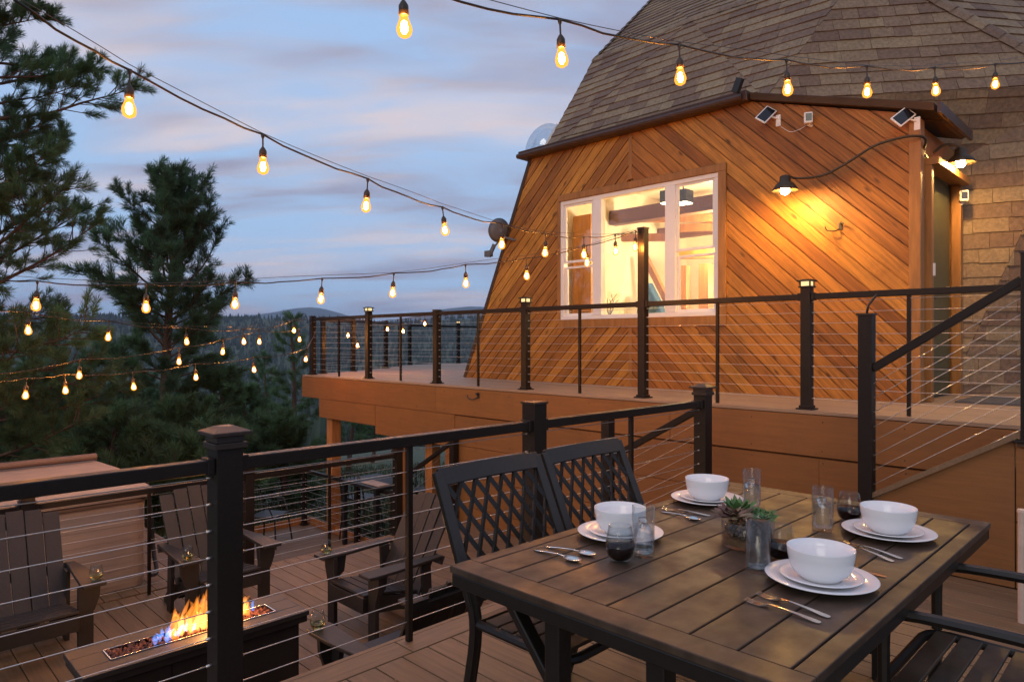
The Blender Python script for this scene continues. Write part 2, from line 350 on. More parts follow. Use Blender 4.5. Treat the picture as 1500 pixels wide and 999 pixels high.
cf = N(nt, 'ShaderNodeMath', operation='MULTIPLY'); L(m1.outputs[0], cf.inputs[0]); L(n3r.outputs[0], cf.inputs[1]); cf.use_clamp = True
fin = N(nt, 'ShaderNodeMix', data_type='RGBA'); L(cf.outputs[0], fin.inputs[0]); L(bs.outputs[2], fin.inputs[6]); L(cc.outputs[2], fin.inputs[7])
bg = N(nt, 'ShaderNodeBackground'); L(fin.outputs[2], bg.inputs[0]); bg.inputs[1].default_value = 1.2
wo = N(nt, 'ShaderNodeOutputWorld'); L(bg.outputs[0], wo.inputs[0])
sl = bpy.data.lights.new('sun', 'SUN'); sl.energy = .85; sl.angle = math.radians(30); sl.color = (1, .90, .72)
so = bpy.data.objects.new('sun', sl); COL.objects.link(so)
so.rotation_euler = Vector((math.sin(SUN_AZ) * math.cos(math.radians(16)), math.cos(SUN_AZ) * math.cos(math.radians(16)), math.sin(math.radians(16)))).to_track_quat('Z', 'Y').to_euler()
vs_ = S.view_settings; vs_.view_transform = 'Standard'; vs_.look = 'None'; vs_.exposure = 0; vs_.gamma = 1
S.cycles.use_denoising = True
try: S.cycles.denoiser = 'OPENIMAGEDENOISE'
except Exception: pass
S.cycles.max_bounces = 10; S.cycles.transparent_max_bounces = 16; S.cycles.transmission_bounces = 10; S.cycles.diffuse_bounces = 4; S.cycles.glossy_bounces = 4; S.cycles.volume_bounces = 0
S.cycles.caustics_reflective = False; S.cycles.caustics_refractive = False; S.cycles.sample_clamp_indirect = 6
S.cycles.use_light_tree = True
def point(name, loc, e, col, r=.05):
    l = bpy.data.lights.new(name, 'POINT'); l.energy = e; l.color = col; l.shadow_soft_size = r
    o = bpy.data.objects.new(name, l); COL.objects.link(o); o.location = loc; return o

# ------------------------------------------------------------------ decks (structure)
def boards_y(mb, x0, x1, y0, y1, z, w=.138, gap=.006, t=.03, lengths=None):
    x = x0
    while x < x1 - .01:
        xe = min(x + w, x1)
        y = y0
        if lengths:
            y = y0 - random.random() * lengths
            while y < y1:
                ye = y + lengths * random.uniform(.9, 1.2)
                a, b = max(y, y0), min(ye - .004, y1)
                if b - a > .02: mb.b2((x, a, z - t), (xe, b, z), r=random.random())
                y = ye
        else:
            mb.b2((x, y0, z - t), (xe, y1, z), r=random.random())
        x += w + gap
def boards_x(mb, x0, x1, y0, y1, z, w=.138, gap=.006, t=.03):
    y = y0
    while y < y1 - .01:
        mb.b2((x0, y, z - t), (x1, min(y + w, y1), z), r=random.random()); y += w + gap
EDGE = 2.72
b = MB(); boards_y(b, -3.2, 4.835, -2.5, EDGE - .18, 0); boards_y(b, 4.845, 5.77, 2.03, EDGE - .18, 0)
struct('dining_deck', b, M['deck'], bevel=.003)
b = MB(); b.b2((-3.2, EDGE - .172, -.03), (1.9, EDGE - .03, .0), r=.3); b.b2((1.906, EDGE - .172, -.03), (4.70, EDGE - .03, .0), r=.6)
b.b2((-3.2, EDGE - .028, -.028), (4.70, EDGE, .0), r=.5)
struct('dining_deck_border', b, M['deckx'], bevel=.003)
b = MB(); b.b2((-3.2, -2.5, -.12), (5.77, EDGE - .05, -.045)); b.b2((-3.2, EDGE - .045, -.86), (4.7, EDGE - .02, -.035)); struct('dining_deck_frame', b, M['under'])
b = MB(); boards_y(b, -4.5, 5.77, EDGE + .01, 6.86, ZF, lengths=None); boards_y(b, -2.0, 2.8, 6.9, 9.6, ZF)
struct('fire_pit_deck', b, M['deck'], bevel=.003)
b = MB(); b.b2((-4.5, EDGE, ZF - .2), (5.77, 6.88, ZF - .045)); b.b2((-2, 6.89, ZF - .2), (2.81, 9.62, ZF - .045)); b.b2((2.82, 6.86, ZP + .01), (4.85, 6.885, ZF - .21)); struct('fire_pit_deck_frame', b, M['fascia'])
b = MB(); boards_x(b, 2.83, 5.95, 6.9, 11.05, ZP); struct('patio_deck', b, M['deckx'], bevel=.003)
b = MB(); b.b2((2.83, 11.06, ZP - .12), (5.95, 11.10, ZP + .11)); b.b2((5.955, 7.9, ZP - .12), (5.99, 11.10, ZP + .11)); struct('patio_deck_kerb', b, M['timber'])
# upper deck
UP = [(5.80, .74), (5.80, 10.9), (7.1, 11.45), (8.4, 12.3), (10.0, 13.6), (14.0, 13.7), (14.0, -3.0), (4.86, -3.0), (4.86, .74)]
def clip_poly_x(poly, x0, x1):
    def cl(p, f, x):
        out = []
        for i in range(len(p)):
            a, c = p[i - 1], p[i]; ia, ic = f(a[0]), f(c[0])
            if ia != ic:
                t = (x - a[0]) / (c[0] - a[0]); out.append((x, a[1] + t * (c[1] - a[1])))
            if ic: out.append(c)
        return out
    p = cl(poly, lambda q: q >= x0, x0)
    return cl(p, lambda q: q <= x1, x1) if p else p
b = MB(); x = 4.87
b.b2((5.78, .74, ZU - .03), (5.92, 10.9, ZU), r=.4)
x = 5.926
while x < 12:
    p = clip_poly_x(UP[1:], x, min(x + .138, 14))
    # keep the boards off the house
    if p and len(p) > 2:
        ys = [q[1] for q in p]
        b.prism(p, ZU - .03, ZU, 'z', r=random.random())
    x += .144
boards_y(b, 4.87, 5.91, -3, .73, ZU)
struct('upper_deck', b, M['decku'], bevel=.003)
b = MB(); b.b2((5.83, .76, .58), (5.86, 10.85, ZU - .032)); b.prism([(5.87, .8), (5.87, 10.8), (7.1, 11.3), (10, 13.4), (13, 13.4), (13, -2.9), (5.87, -2.9)], ZU - .12, ZU - .035, 'z')
struct('upper_deck_frame', b, M['under'])
# painted skirt of the upper deck
sk = thing('deck_skirt_wall', 'brown painted skirt wall and deep fascia under the raised deck beside the house', 'wall', (5.8, 6.8, ZF))
b = MB()
for ya, yb, q in ((.75, 3.61, .5), (3.613, 7.24, .85), (7.243, 10.93, .25)): b.b2((5.785, ya, .47), (5.815, yb, ZU - .036), r=q)
b.build('fascia', M['fascia'], sk, bevel=.004)
b = MB(); z = -1.85; k = 0
while z < .46:
    z1 = min(z + .385, .465)
    yj = (2.2, 4.4, 3.1, 5.2, 2.7)[k % 5]
    b.b2((5.80, .75, z), (5.825, yj, z1 - .006), r=[.2, .7, .45, .9, .3, .6, .5][k % 7]); b.b2((5.80, yj + .003, z), (5.825, 6.86, z1 - .006), r=[.9, .3, .8, .1, .6, .2, .7][k % 7]); z += .385; k += 1
b.b2((5.826, .75, -1.85), (5.85, 6.86, .46)); b.build('siding', M['fascia'], sk)
b = MB()
for yy in np.arange(.95, 10.8, .61):
    for zz in ((.52, .76) if yy > 6.9 else (-.28, .05, .13, .42, .52, .76)):
        xx = 5.785 if zz > .47 else 5.80
        b.tube([(xx - .0015, yy + random.uniform(-.01, .01), zz), (xx + .002, yy, zz)], .0055, 6)
b.build('screw_heads', M['under'], sk)
b = MB(); b.b2((5.79, 8.70, .16), (5.83, 10.35, .466), r=.6); b.b2((5.79, 6.86, .04), (5.83, 8.69, .466), r=.4); b.build('beam', M['fascia'], sk, bevel=.004)
b = MB()
b.add([(5.80, 10.93, .47), (7.1, 11.48, .47), (7.1, 11.48, ZU - .036), (5.80, 10.93, ZU - .036), (5.81, 10.90, .47), (7.11, 11.45, .47), (7.11, 11.45, ZU - .036), (5.81, 10.90, ZU - .036)],
      [(0, 1, 2, 3), (7, 6, 5, 4), (0, 3, 7, 4), (1, 5, 6, 2), (0, 4, 5, 1), (3, 2, 6, 7)]); b.build('end_fascia', M['fascia'], sk)
# stairs up to the upper deck
st = thing('deck_stairs', 'closed brown stairs rising right along the skirt wall to the upper deck', 'stairs', (5.3, 1.4, 0))
run, n = .27, 5; rise = ZU / n
b = MB()
for i in range(n - 1):
    y1 = .74 + run * (n - 1 - i); b.b2((4.90, y1 - run, rise * (i + 1) - .03), (5.78, y1 + .02, rise * (i + 1)), r=random.random())
b.build('tread', M['deck'], st, bevel=.003)
b = MB(); sl_ = rise / run; y0 = .735; top = ZU - .035
b.prism([(y0, 0.002), (2.12, .002), (2.12, .02), (y0, top + .06)], 4.842, 4.872, 'x', r=.4); b.build('stringer', M['fascia'], st, bevel=.004)
b = MB(); b.beam((4.835, 2.14, .03), (4.835, .70, top + .085), .05, .03, (0, 0, 1), r=.5); b.build('stringer_cap', M['deckx'], st)
lw = thing('landing_wall', 'brown panelled wall under the stair landing at the right edge', 'wall', (4.85, 0, 0))
b = MB(); b.b2((4.845, -.25, .39), (4.87, .73, ZU - .035), r=.7); b.b2((4.845, -.25, .002), (4.87, .73, .38), r=.3); b.b2((4.845, -3, .39), (4.87, -.258, ZU - .035), r=.4); b.b2((4.845, -3, .002), (4.87, -.258, .38), r=.8); b.b2((4.871, -3, .002), (4.89, .73, ZU - .036)); b.build('panel', M['fascia'], lw, bevel=.004)
# stairs down to the fire-pit deck, and on to the patio
st = thing('deck_stairs', 'brown stairs going down from the dining deck beside the skirt wall', 'stairs', (5.25, 3.3, ZF))
b = MB()
for i in range(5):
    z = -.18 * (i + 1) + .0
    if i < 4: b.b2((4.76, EDGE + .28 * i + .005, z - .03), (5.76, EDGE + .28 * (i + 1) + .02, z), r=random.random())
b.build('tread', M['deckx'], st, bevel=.003)
b = MB()
b.prism([(EDGE, -.12), (EDGE, -.36), (EDGE + 1.2, ZF), (EDGE + 1.45, ZF), (EDGE + 1.2, ZF + .2)], 4.72, 4.755, 'x'); b.build('stringer', M['fascia'], st)
st = thing('deck_stairs', 'short brown stairs going down to the patio under the raised deck', 'stairs', (5.3, 7.3, ZP))
b = MB()
for i in range(4):
    z = ZF - .174 * (i + 1); b.b2((4.9, 6.88 + .27 * i, z - .03), (5.75, 6.88 + .27 * (i + 1) + .02, z), r=random.random())
b.build('tread', M['deckx'], st)
b = MB(); b.prism([(6.88, ZF - .1), (6.88, ZF - .4), (7.9, ZP), (8.1, ZP), (7.95, ZP + .16)], 4.87, 4.9, 'x'); b.build('stringer', M['fascia'], st)

# ------------------------------------------------------------------ railings
def post(mb, x, y, z0, z1, w=.088):
    mb.b2((x - w / 2, y - w / 2, z0), (x + w / 2, y + w / 2, z1))
def cap(parent, x, y, z, w=.088, lit=False):
    b = MB(); h = w / 2
    if lit:
        b.b2((x - h - .014, y - h - .014, z - .012), (x + h + .014, y + h + .014, z))
        b.b2((x - h - .022, y - h - .022, z + .040), (x + h + .022, y + h + .022, z + .052)); b.prism([(x - h, y - h), (x + h, y - h), (x + h, y + h), (x - h, y + h)], z + .052, z + .058, 'z')
        for sx in (-1, 1):
            for sy in (-1, 1): b.b2((x + sx * h - .006, y + sy * h - .006, z), (x + sx * h + .006, y + sy * h + .006, z + .04))
    else:
        b.b2((x - h - .012, y - h - .012, z - .05), (x + h + .012, y + h + .012, z - .028))
        b.prism([(x - h - .004, y - h - .004), (x + h + .004, y - h - .004), (x + h + .004, y + h + .004), (x - h - .004, y + h + .004)], z - .027, z - .001, 'z')
        e = h + .026; e2 = h * .55
        vs = [(x + sx * e, y + sy * e, zz) for zz in (z, z + .014) for sx, sy in ((-1, -1), (1, -1), (1, 1), (-1, 1))] + [(x + sx * e2, y + sy * e2, z + .034) for sx, sy in ((-1, -1), (1, -1), (1, 1), (-1, 1))]
        fs = [(3, 2, 1, 0)] + [(i, (i + 1) % 4, 4 + (i + 1) % 4, 4 + i) for i in range(4)] + [(4 + i, 4 + (i + 1) % 4, 8 + (i + 1) % 4, 8 + i) for i in range(4)] + [(8, 9, 10, 11)]
        b.add(vs, fs)
    c = b.build('post_cap', M['railcap'] if not lit else M['rail'], parent, bevel=.002)
    if lit:
        g = MB(); g.b2((x - h + .003, y - h + .003, z + .001), (x + h - .003, y + h - .003, z + .039)); g.build('light_strip', M['caplight'], c)
    return c
def railing(label, pts, z, h=.985, lit=(), tall={}, capz=.06, cables=10, base=True, bal=True, skip_post=(), w=.088, railw=.052, sag=.0, group=None):
    root = thing('cable_railing', label, 'railing', (pts[0][0], pts[0][1], z), group)
    for i, (x, y) in enumerate(pts):
        if i in skip_post: continue
        zt = z + h + tall.get(i, capz)
        b = MB(); post(b, x, y, z, zt - .001, w)
        if base:
            b.b2((x - w * .85, y - w * .85, z), (x + w * .85, y + w * .85, z + .012)); b.b2((x - w * .62, y - w * .62, z + .012), (x + w * .62, y + w * .62, z + .034))
        p = b.build('post', M['rail'], root, bevel=.003)
        if i in tall:
            c = MB(); c.b2((x - w / 2 - .006, y - w / 2 - .006, zt), (x + w / 2 + .006, y + w / 2 + .006, zt + .012)); c.build('post_cap', M['railcap'], p)
        else: cap(p, x, y, zt, w, i in lit)
    b = MB()
    for i in range(len(pts) - 1):
        a = Vector((*pts[i], z + h - .03)); c = Vector((*pts[i + 1], z + h - .03)); dd = (c - a).normalized() * (w / 2 + .001)
        b.beam(a + dd, c - dd, railw, .05)
        for q, s_ in ((a + dd, 1), (c - dd, -1)): b.beam(q, q + dd.normalized() * .028 * s_, railw + .014, .064)
    b.build('top_rail', M['rail'], root, bevel=.004)
    if bal:
        for i in range(len(pts) - 1):
            a = Vector(pts[i]); c = Vector(pts[i + 1]); m = (a + c) / 2
            b = MB(); dd = (c - a).normalized(); b.beam((m.x, m.y, z + .002), (m.x, m.y, z + h - .056), .026, .026, (dd.x, dd.y, 0))
            b.build('baluster', M['rail'], root)
    for k in range(cables):
        zz = z + .095 + (h - .17) * k / (cables - 1)
        b = MB()
        for i in range(len(pts) - 1):
            b.tube([(*pts[i], zz), (*pts[i + 1], zz)], .0023, 5, cap=False)
            pa, pb = Vector((*pts[i], zz)), Vector((*pts[i + 1], zz)); dq = (pb - pa).normalized()
            b.tube([pa + dq * (w / 2 - .004), pa + dq * (w / 2 + .022)], .0055, 6); b.tube([pb - dq * (w / 2 - .004), pb - dq * (w / 2 + .022)], .0055, 6)
        b.build('cable', M['cable'], root, smooth=True)
    return root
RY = 2.65
railing('dark cable railing with pyramid caps along the dining deck edge nearest the fire pit', [(-.75, RY), (1.082, RY), (2.83, RY), (4.707, RY)], 0, capz=.085, tall={2: .09}, cables=9, w=.1, railw=.06)
FX = 5.88
railing('dark cable railing with lit post caps along the front of the raised upper deck', [(FX, .78), (FX, 2.332), (FX, 3.986), (FX, 5.65), (FX, 7.334), (FX, 9.007), (FX, 10.73)], ZU, lit=(1, 3, 5), tall={2: .74, 4: .012, 6: .012}, cables=10, w=.082)
railing('distant dark cable railing round the back of the upper deck behind the cedar wall', [(6.2, 10.95), (7.03, 11.3), (8.36, 12.15), (9.98, 13.5), (11.6, 13.58), (13.4, 13.6)], ZU, tall={0: .012, 1: .012, 2: .012, 3: .012}, lit=(4,), cables=10, w=.07)
railing('dark cable railing behind the two lounge chairs and before the hot tub', [(-.71, 6.8), (1.15, 6.8), (3.01, 6.8), (4.85, 6.8)], ZF, capz=.06, cables=9, w=.09)
r_ = railing('low dark cable railing round the corner of the lowest patio deck', [(3.9, 10.97), (5.85, 10.97), (5.85, 9.28), (5.85, 8.3)], ZP, cables=9, tall={0: .02, 1: .02, 2: .02, 3: .02}, w=.075)
def stair_rail(label, x, y0, z0, y1, z1, hrail, posts, ncab=9, low=.1):
    root = thing('stair_railing', label, 'railing', (x, y0, z0))
    for (py, pz0, pz1, cp) in posts:
        b = MB(); post(b, x, py, pz0, pz1, .085)
        if cp == 'base': b.b2((x - .075, py - .075, pz0), (x + .075, py + .075, pz0 + .015))
        p = b.build('post', M['rail'], root, bevel=.003)
        c = MB(); c.b2((x - .049, py - .049, pz1), (x + .049, py + .049, pz1 + .012)); c.build('post_cap', M['railcap'], p)
    b = MB(); b.beam((x, y0, z0 + hrail), (x, y1, z1 + hrail), .05, .05); b.build('handrail', M['rail'], root, bevel=.004)
    for k in range(ncab):
        hh = low + (hrail - low - .1) * k / (ncab - 1)
        b = MB(); b.tube([(x, y0, z0 + hh), (x, y1, z1 + hh)], .0026, 5, cap=False); b.build('cable', M['cable'], root, smooth=True)
    return root
sr = stair_rail('sloping dark handrail with cables climbing the stairs to the upper deck', 4.84, 1.49, .295, .70, .825, .955, [(1.53, 0, 1.60, ''), (.66, ZU, ZU + 1.08, 'base')], 9)
b = MB(); b.tube([(4.84, 1.53, 1.60), (4.845, 1.525, 1.66), (4.86, 1.49, 1.715), (4.87, 1.475, 1.735)], .008, 6); b.build('hook', M['black'], sr, smooth=True)
stair_rail('sloping dark handrail with cables going down beside the lattice dining chairs', 4.75, 2.72, -.06, 3.6, -.56, .955, [(3.58, ZF, .77, '')], 8)
stair_rail('short sloping dark handrail going down to the patio under the deck', 5.73, 6.84, -.87, 7.75, -1.4, .98, [(6.80, ZF, .22, '')], 6)

# ------------------------------------------------------------------ timber posts under the deck
for (px, Xp, lab, w) in ((489, 5.98, 'orange lit timber post at the far corner under the raised deck', .17), (592, 5.98, 'timber post under the raised deck hidden behind a dark railing post', .14),
                    (634, 6.3, 'pale timber post under the deck left of the sloping patio handrail', .16), (661, 6.02, 'timber post where the skirt wall begins', .12)):
    p = onX(px, 700, Xp); o = MB(); o.b2((p.x - w / 2, p.y - w / 2, -2.2), (p.x + w / 2, p.y + w / 2, .58))
    t = tag(o.build('support_post', M['timber'], bevel=.006), lab, 'post')

# ------------------------------------------------------------------ the dome house
house = thing('dome_house', 'shingled geodesic dome house with a diagonal cedar front and lit window', 'house', (WX, 5.05, ZU))
WALL = [(8.23, ZU), (6.78, 4.08), (3.5, 4.08), (1.87, 3.56), (1.86, ZU)]      # (Y, z)
WIN = (3.84, 6.23, 1.72, 3.36)
def clip(poly, a, b, c):      # keep a*y+b*z<=c
    out = []
    for i in range(len(poly)):
        p, q = poly[i - 1], poly[i]; dp = a * p[0] + b * p[1] - c; dq = a * q[0] + b * q[1] - c
        if (dp <= 0) != (dq <= 0):
            t = dp / (dp - dq); out.append((p[0] + t * (q[0] - p[0]), p[1] + t * (q[1] - p[1])))
        if dq <= 0: out.append(q)
    return out
def area(p): return abs(sum(p[i - 1][0] * p[i][1] - p[i][0] * p[i - 1][1] for i in range(len(p)))) / 2
def diag(side):
    s = 1 if side == 'L' else -1
    mb = MB()
    reg = clip(WALL, -1, 0, -5.085) if side == 'L' else clip(WALL, 1, 0, 5.035)
    # frame: direction along board; normal a,b
    ca, sa = math.cos(gr), math.sin(gr)
    nA = (sa, s * ca)                                     # normal in (Y,z) so boards fall away from the centre seam
    bw = .128
    for k in range(-80, 120):
        lo = k * bw; pc = clip(clip(reg, nA[0], nA[1], lo + bw), -nA[0], -nA[1], -(lo + .0))
        if len(pc) < 3: continue
        pieces = []
        # cut the window opening out
        y0, y1, z0, z1 = WIN[0] - .02, WIN[1] + .02, WIN[2] - .02, WIN[3] + .02
        pieces.append(clip(pc, 0, 1, z0)); pieces.append(clip(pc, 0, -1, -z1))
        mid = clip(clip(pc, 0, -1, -z0), 0, 1, z1)
        if len(mid) > 2: pieces.append(clip(mid, 1, 0, y0)); pieces.append(clip(mid, -1, 0, -y1))
        rr = random.random()
        for p in pieces:
            if len(p) < 3 or area(p) < .002: continue
            # channel groove: recessed flange + raised face, slightly uneven
            dpt = random.uniform(-.002, .002)
            face = clip(clip(p, nA[0], nA[1], lo + bw - .013), -nA[0], -nA[1], -(lo + .0))
            if len(face) > 2 and area(face) > .001: mb.prism(face, WX - .017 + dpt * 1.5, WX + .006, 'x', r=rr)
            mb.prism(p, WX + .002, WX + .012, 'x', r=rr)
    return mb
wl = diag('L').build('cedar_cladding', M['cedarL'], house); wr = diag('R').build('cedar_cladding', M['cedarR'], house)
b = MB(); 
for (z0, z1) in ((3.48, 4.06), (ZU, 1.62)):
    b = MB(); b.b2((WX - .022, 5.035, z0), (WX + .004, 5.085, z1)); b.build('seam_batten', M['trimwood'], house)
b = MB(); b.b2((WX - .03, 1.80, ZU + .002), (WX + .10, 1.90, 3.50)); b.build('corner_board', M['trimwood'], house, bevel=.004)
b = MB(); b.beam((WX - .012, 8.25, ZU), (WX - .012, 6.79, 4.09), .06, .03, (1, 0, 0)); b.build('edge_board', M['eave'], house)
# gutter and eaves along the top of the cedar front
b = MB()
prof = [(0, 0), (.14, 0), (.14, .12), (.12, .14), (0, .14)]
def eaveline(mb, y0, z0, y1, z1, dep=.22, hh=.135):
    mb.add([(WX - dep, y0, z0), (WX - dep, y1, z1), (WX - dep - .02, y1, z1 + hh), (WX - dep - .02, y0, z0 + hh), (WX + .3, y0, z0), (WX + .3, y1, z1), (WX + .3, y1, z1 + hh), (WX + .3, y0, z0 + hh)],
           [(0, 1, 2, 3), (7, 6, 5, 4), (0, 3, 7, 4), (1, 5, 6, 2), (4, 5, 1, 0), (3, 2, 6, 7)])
eaveline(b, 6.93, 4.06, 3.45, 4.06, .13, .105); b.tube([(WX - .14, 6.95, 4.10), (WX - .14, 3.5, 4.10)], .036, 10)
b.build('gutter', M['gutter'], house, bevel=.008)
b = MB(); eaveline(b, 3.44, 4.07, 1.68, 3.53, .08, .075); b.build('rake_board', M['eave'], house, bevel=.006)
b = MB(); b.box((WX - .30, 3.47, 4.17), (.06, .07, .15), Matrix.Rotation(.4, 3, 'X')); b.build('bracket', M['black'], house)
# small lean-to roof over the door side
b = MB(); b.prism([(3.44, 4.16), (3.44, 4.06), (1.72, 3.53), (1.66, 3.55), (1.66, 3.61)], WX + .31, 8.35, 'x'); b.build('porch_roof', M['eave'], house)
b = MB(); b.b2((WX - .06, 1.63, 3.51), (8.40, 1.66, 3.61)); b.build('porch_fascia', M['gutter'], house)
# door side wall
b = MB(); b.b2((WX + .105, 1.86, ZU), (7.42, 1.90, 3.5)); b.b2((7.42, 1.86, 3.16), (8.62, 1.90, 3.5)); b.b2((8.62, 1.86, ZU), (8.85, 1.90, 3.5)); b.build('side_wall', M['trimwood'], house)
b = MB(); b.b2((7.38, 1.76, ZU), (7.46, 1.858, 3.10)); b.b2((8.56, 1.77, ZU), (8.66, 1.858, 3.10)); b.b2((7.38, 1.70, 3.10), (8.66, 1.858, 3.17)); b.build('door_trim', M['trimwood'], house, bevel=.004)
dr = MB(); dr.b2((7.47, 1.87, ZU + .02), (8.55, 1.92, 3.09)); dr.b2((7.60, 1.855, ZU + .2), (8.42, 1.872, ZU + .95)); dr.b2((7.60, 1.855, ZU + 1.1), (8.42, 1.872, 2.95)); dr = dr.build('door', M['door'], house, bevel=.004)
b = MB(); b.tube([(7.55, 1.85, ZU + 1.0), (7.55, 1.80, ZU + 1.0), (7.66, 1.80, ZU + 1.0)], .012, 8); b.build('handle', M['black'], dr, smooth=True)
b = MB(); b.b2((7.42, 1.745, 2.05), (7.45, 1.76, 2.17)); b.build('doorbell', M['white'], house)
# window
wn = MB(); y0, y1, z0, z1 = WIN; tw = .095
wn.b2((WX - .045, y0 - tw, z1), (WX + .05, y1 + tw * .3, z1 + tw * .9)); wn.b2((WX - .045, y0 - tw, z0 - .11), (WX + .05, y1 + .02, z0)); wn.b2((WX - .045, y0 - tw, z0 + .001), (WX + .05, y0, z1 - .001)); wn.b2((WX - .040, y1, z0 + .001), (WX + .05, y1 + .045, z1 - .001))
wn = wn.build('window', M['trimwood'], house, bevel=.004)
b = MB(); fx0, fx1 = WX - .02, WX + .07; f_ = .055; ym = (5.59, 4.48)
b.b2((fx0, y0 + .002, z1 - f_), (fx1, y1 - .002, z1 - .002)); b.b2((fx0, y0 + .002, z0 + .002), (fx1, y1 - .002, z0 + f_))
b.b2((fx0, y0 + .002, z0 + f_ + .001), (fx1, y0 + f_, z1 - f_ - .001)); b.b2((fx0, y1 - f_, z0 + f_ + .001), (fx1, y1 - .002, z1 - f_ - .001))
for y in ym: b.b2((fx0 - .004, y - .07, z0 + f_ + .001), (fx1, y + .07, z1 - f_ - .001))
b.build('frame', M['white'], wn, bevel=.004)
for (a, c) in ((y0 + f_, ym[1] - .07), (ym[0] + .07, y1 - f_)):
    b = MB(); zm = 2.5
    for (q0, q1, xo) in ((zm, z1 - f_, .0), (z0 + f_, zm - .045, .03)):
        x0_, x1_ = WX + .0 + xo, WX + .028 + xo
        b.b2((x0_, a + .001, q1 - .03), (x1_, c - .001, q1 - .001)); b.b2((x0_, a + .001, q0 + .001), (x1_, c - .001, q0 + .032)); b.b2((x0_, a + .001, q0 + .033), (x1_, a + .035, q1 - .031)); b.b2((x0_, c - .035, q0 + .033), (x1_, c - .001, q1 - .031))
    b.build('sash', M['white'], wn, bevel=.002)
    b = MB(); b.b2((WX + .012, a + .036, zm + .033), (WX + .016, c - .036, z1 - f_ - .031)); b.b2((WX + .042, a + .036, z0 + f_ + .033), (WX + .046, c - .036, zm - .076)); b.build('pane', M['pane'], wn)
b = MB(); b.b2((WX + .03, ym[1] + .071, z0 + f_ + .002), (WX + .034, ym[0] - .071, z1 - f_ - .002)); b.build('pane', M['pane'], wn)
# lit room behind the window
RX0, RX1, RYa, RYb, RZ0, RZ1 = WX + .10, 11.3, 3.0, 6.7, ZU + .05, 3.92
b = MB()
b.add([(RX1, RYa, RZ0), (RX1, RYb, RZ0), (RX1, RYb, RZ1), (RX1, RYa, RZ1), (RX0, RYa, RZ0), (RX0, RYb, RZ0), (RX0, RYb, RZ1), (RX0, RYa, RZ1)],
      [(0, 1, 2, 3), (0, 3, 7, 4), (1, 5, 6, 2), (0, 4, 5, 1), (3, 2, 6, 7)])
# inner face of the front wall round the window
for p in ([(RYa, RZ0), (RYb, RZ0), (RYb, z0 - .03), (RYa, z0 - .03)], [(RYa, z1 + .03), (RYb, z1 + .03), (RYb, RZ1), (RYa, RZ1)], [(RYa, z0 - .03), (y0 - .03, z0 - .03), (y0 - .03, z1 + .03), (RYa, z1 + .03)], [(y1 + .03, z0 - .03), (RYb, z0 - .03), (RYb, z1 + .03), (y1 + .03, z1 + .03)]):
    b.add([(RX0, q[0], q[1]) for q in p], [(0, 1, 2, 3)])
b.build('room_wall', M['room'], house, fixn=False)
b = MB()
b.b2((8.9, 3.02, 3.30), (9.08, 6.68, 3.52), r=.2); b.b2((10.3, 3.02, 3.20), (10.42, 6.68, 3.40), r=.6)
b.build('ceiling_beam', M['beam'], house)
b = MB()
b.b2((8.95, 4.2, 3.1), (11.28, 4.36, 3.29), r=.3); b.b2((9.2, 3.02, 2.78), (11.28, 3.3, 2.92), r=.5); b.b2((11.0, 3.1, 2.6), (11.2, 5.6, 2.8), r=.7)
b.build('ceiling_beam', M['roomwood'], house)
for (x, y, w) in ((8.05, 6.42, .34), (10.9, 4.9, .2), (9.7, 3.35, .16), (9.0, 3.25, .2)):
    b = MB(); b.b2((x - w / 2, y - w / 2, RZ0), (x + w / 2, y + w / 2, 3.29), r=random.random()); b.build('room_post', M['roomwood'], house)
b = MB(); b.beam(onX(979, 445, 9.5), onX(944, 375, 9.5), .09, .09, (1, 0, 0)); b.build('strut', M['roomwood'], house)
for (pxa, w) in ((1003, .12), (1034, .16)):
    q = onX(pxa, 400, 9.6); b = MB(); b.b2((q.x - w / 2, q.y - w / 2, RZ0), (q.x + w / 2, q.y + w / 2, 2.62), r=random.random()); b.build('room_post', M['roomwood'], house)
for (pa, pb, ya, xx, hh) in ((990, 1048, 373, 9.62, .16), (988, 1050, 335, 9.9, .12), (884, 990, 350, 9.3, .12), (915, 1046, 322, 9.7, .11)):
    qa, qb = onX(pa, ya, xx), onX(pb, ya - 2, xx); b = MB(); b.beam(qa, qb, .1, hh, r=random.random()); b.build('ceiling_beam', M['roomwood'], house)
q = onX(893, 452, 7.75); b = MB()
for k in range(6): b.tube(spline([(q.x, q.y, 1.78), (q.x + random.uniform(-.03, .03), q.y + random.uniform(-.05, .05), 1.9), (q.x, q.y + random.uniform(-.16, .12), 2.0 + random.uniform(0, .1))], 4), .004, 5)
b.lathe([(0, 0), (.05, 0), (.06, .06), (.045, .1), (.04, .1), (.05, .06), (0, .01)], (q.x, q.y, 1.70), 14)
vz = b.build('vase', M['under']); tag(vz, 'small vase of bare twigs on the sill inside the window', 'vase')
b = MB(); b.b2((RX0 + .002, 4.0, 1.66), (7.95, 6.2, 1.699)); b.build('sill_shelf', M['roomwood'], house)
for (px, lab) in ((981, 'left half-hidden black square ceiling light inside the house window'), (1001, 'black square ceiling light seen in the right window sash')):
    p = onX(px, 298, 8.35); c = thing('ceiling_light', lab, 'ceiling light', (p.x, p.y, p.z)); s_ = .10
    b = MB(); b.b2((p.x - s_, p.y - s_, p.z), (p.x + s_, p.y + s_, p.z + .17)); b.tube([(p.x, p.y, p.z + .17), (p.x, p.y, RZ1)], .012, 6); b.build('housing', M['black'], c, bevel=.004)
    b = MB(); b.b2((p.x - s_ + .012, p.y - s_ + .012, p.z - .012), (p.x + s_ - .012, p.y + s_ - .012, p.z - .001)); b.build('lens', M['ceil'], c)
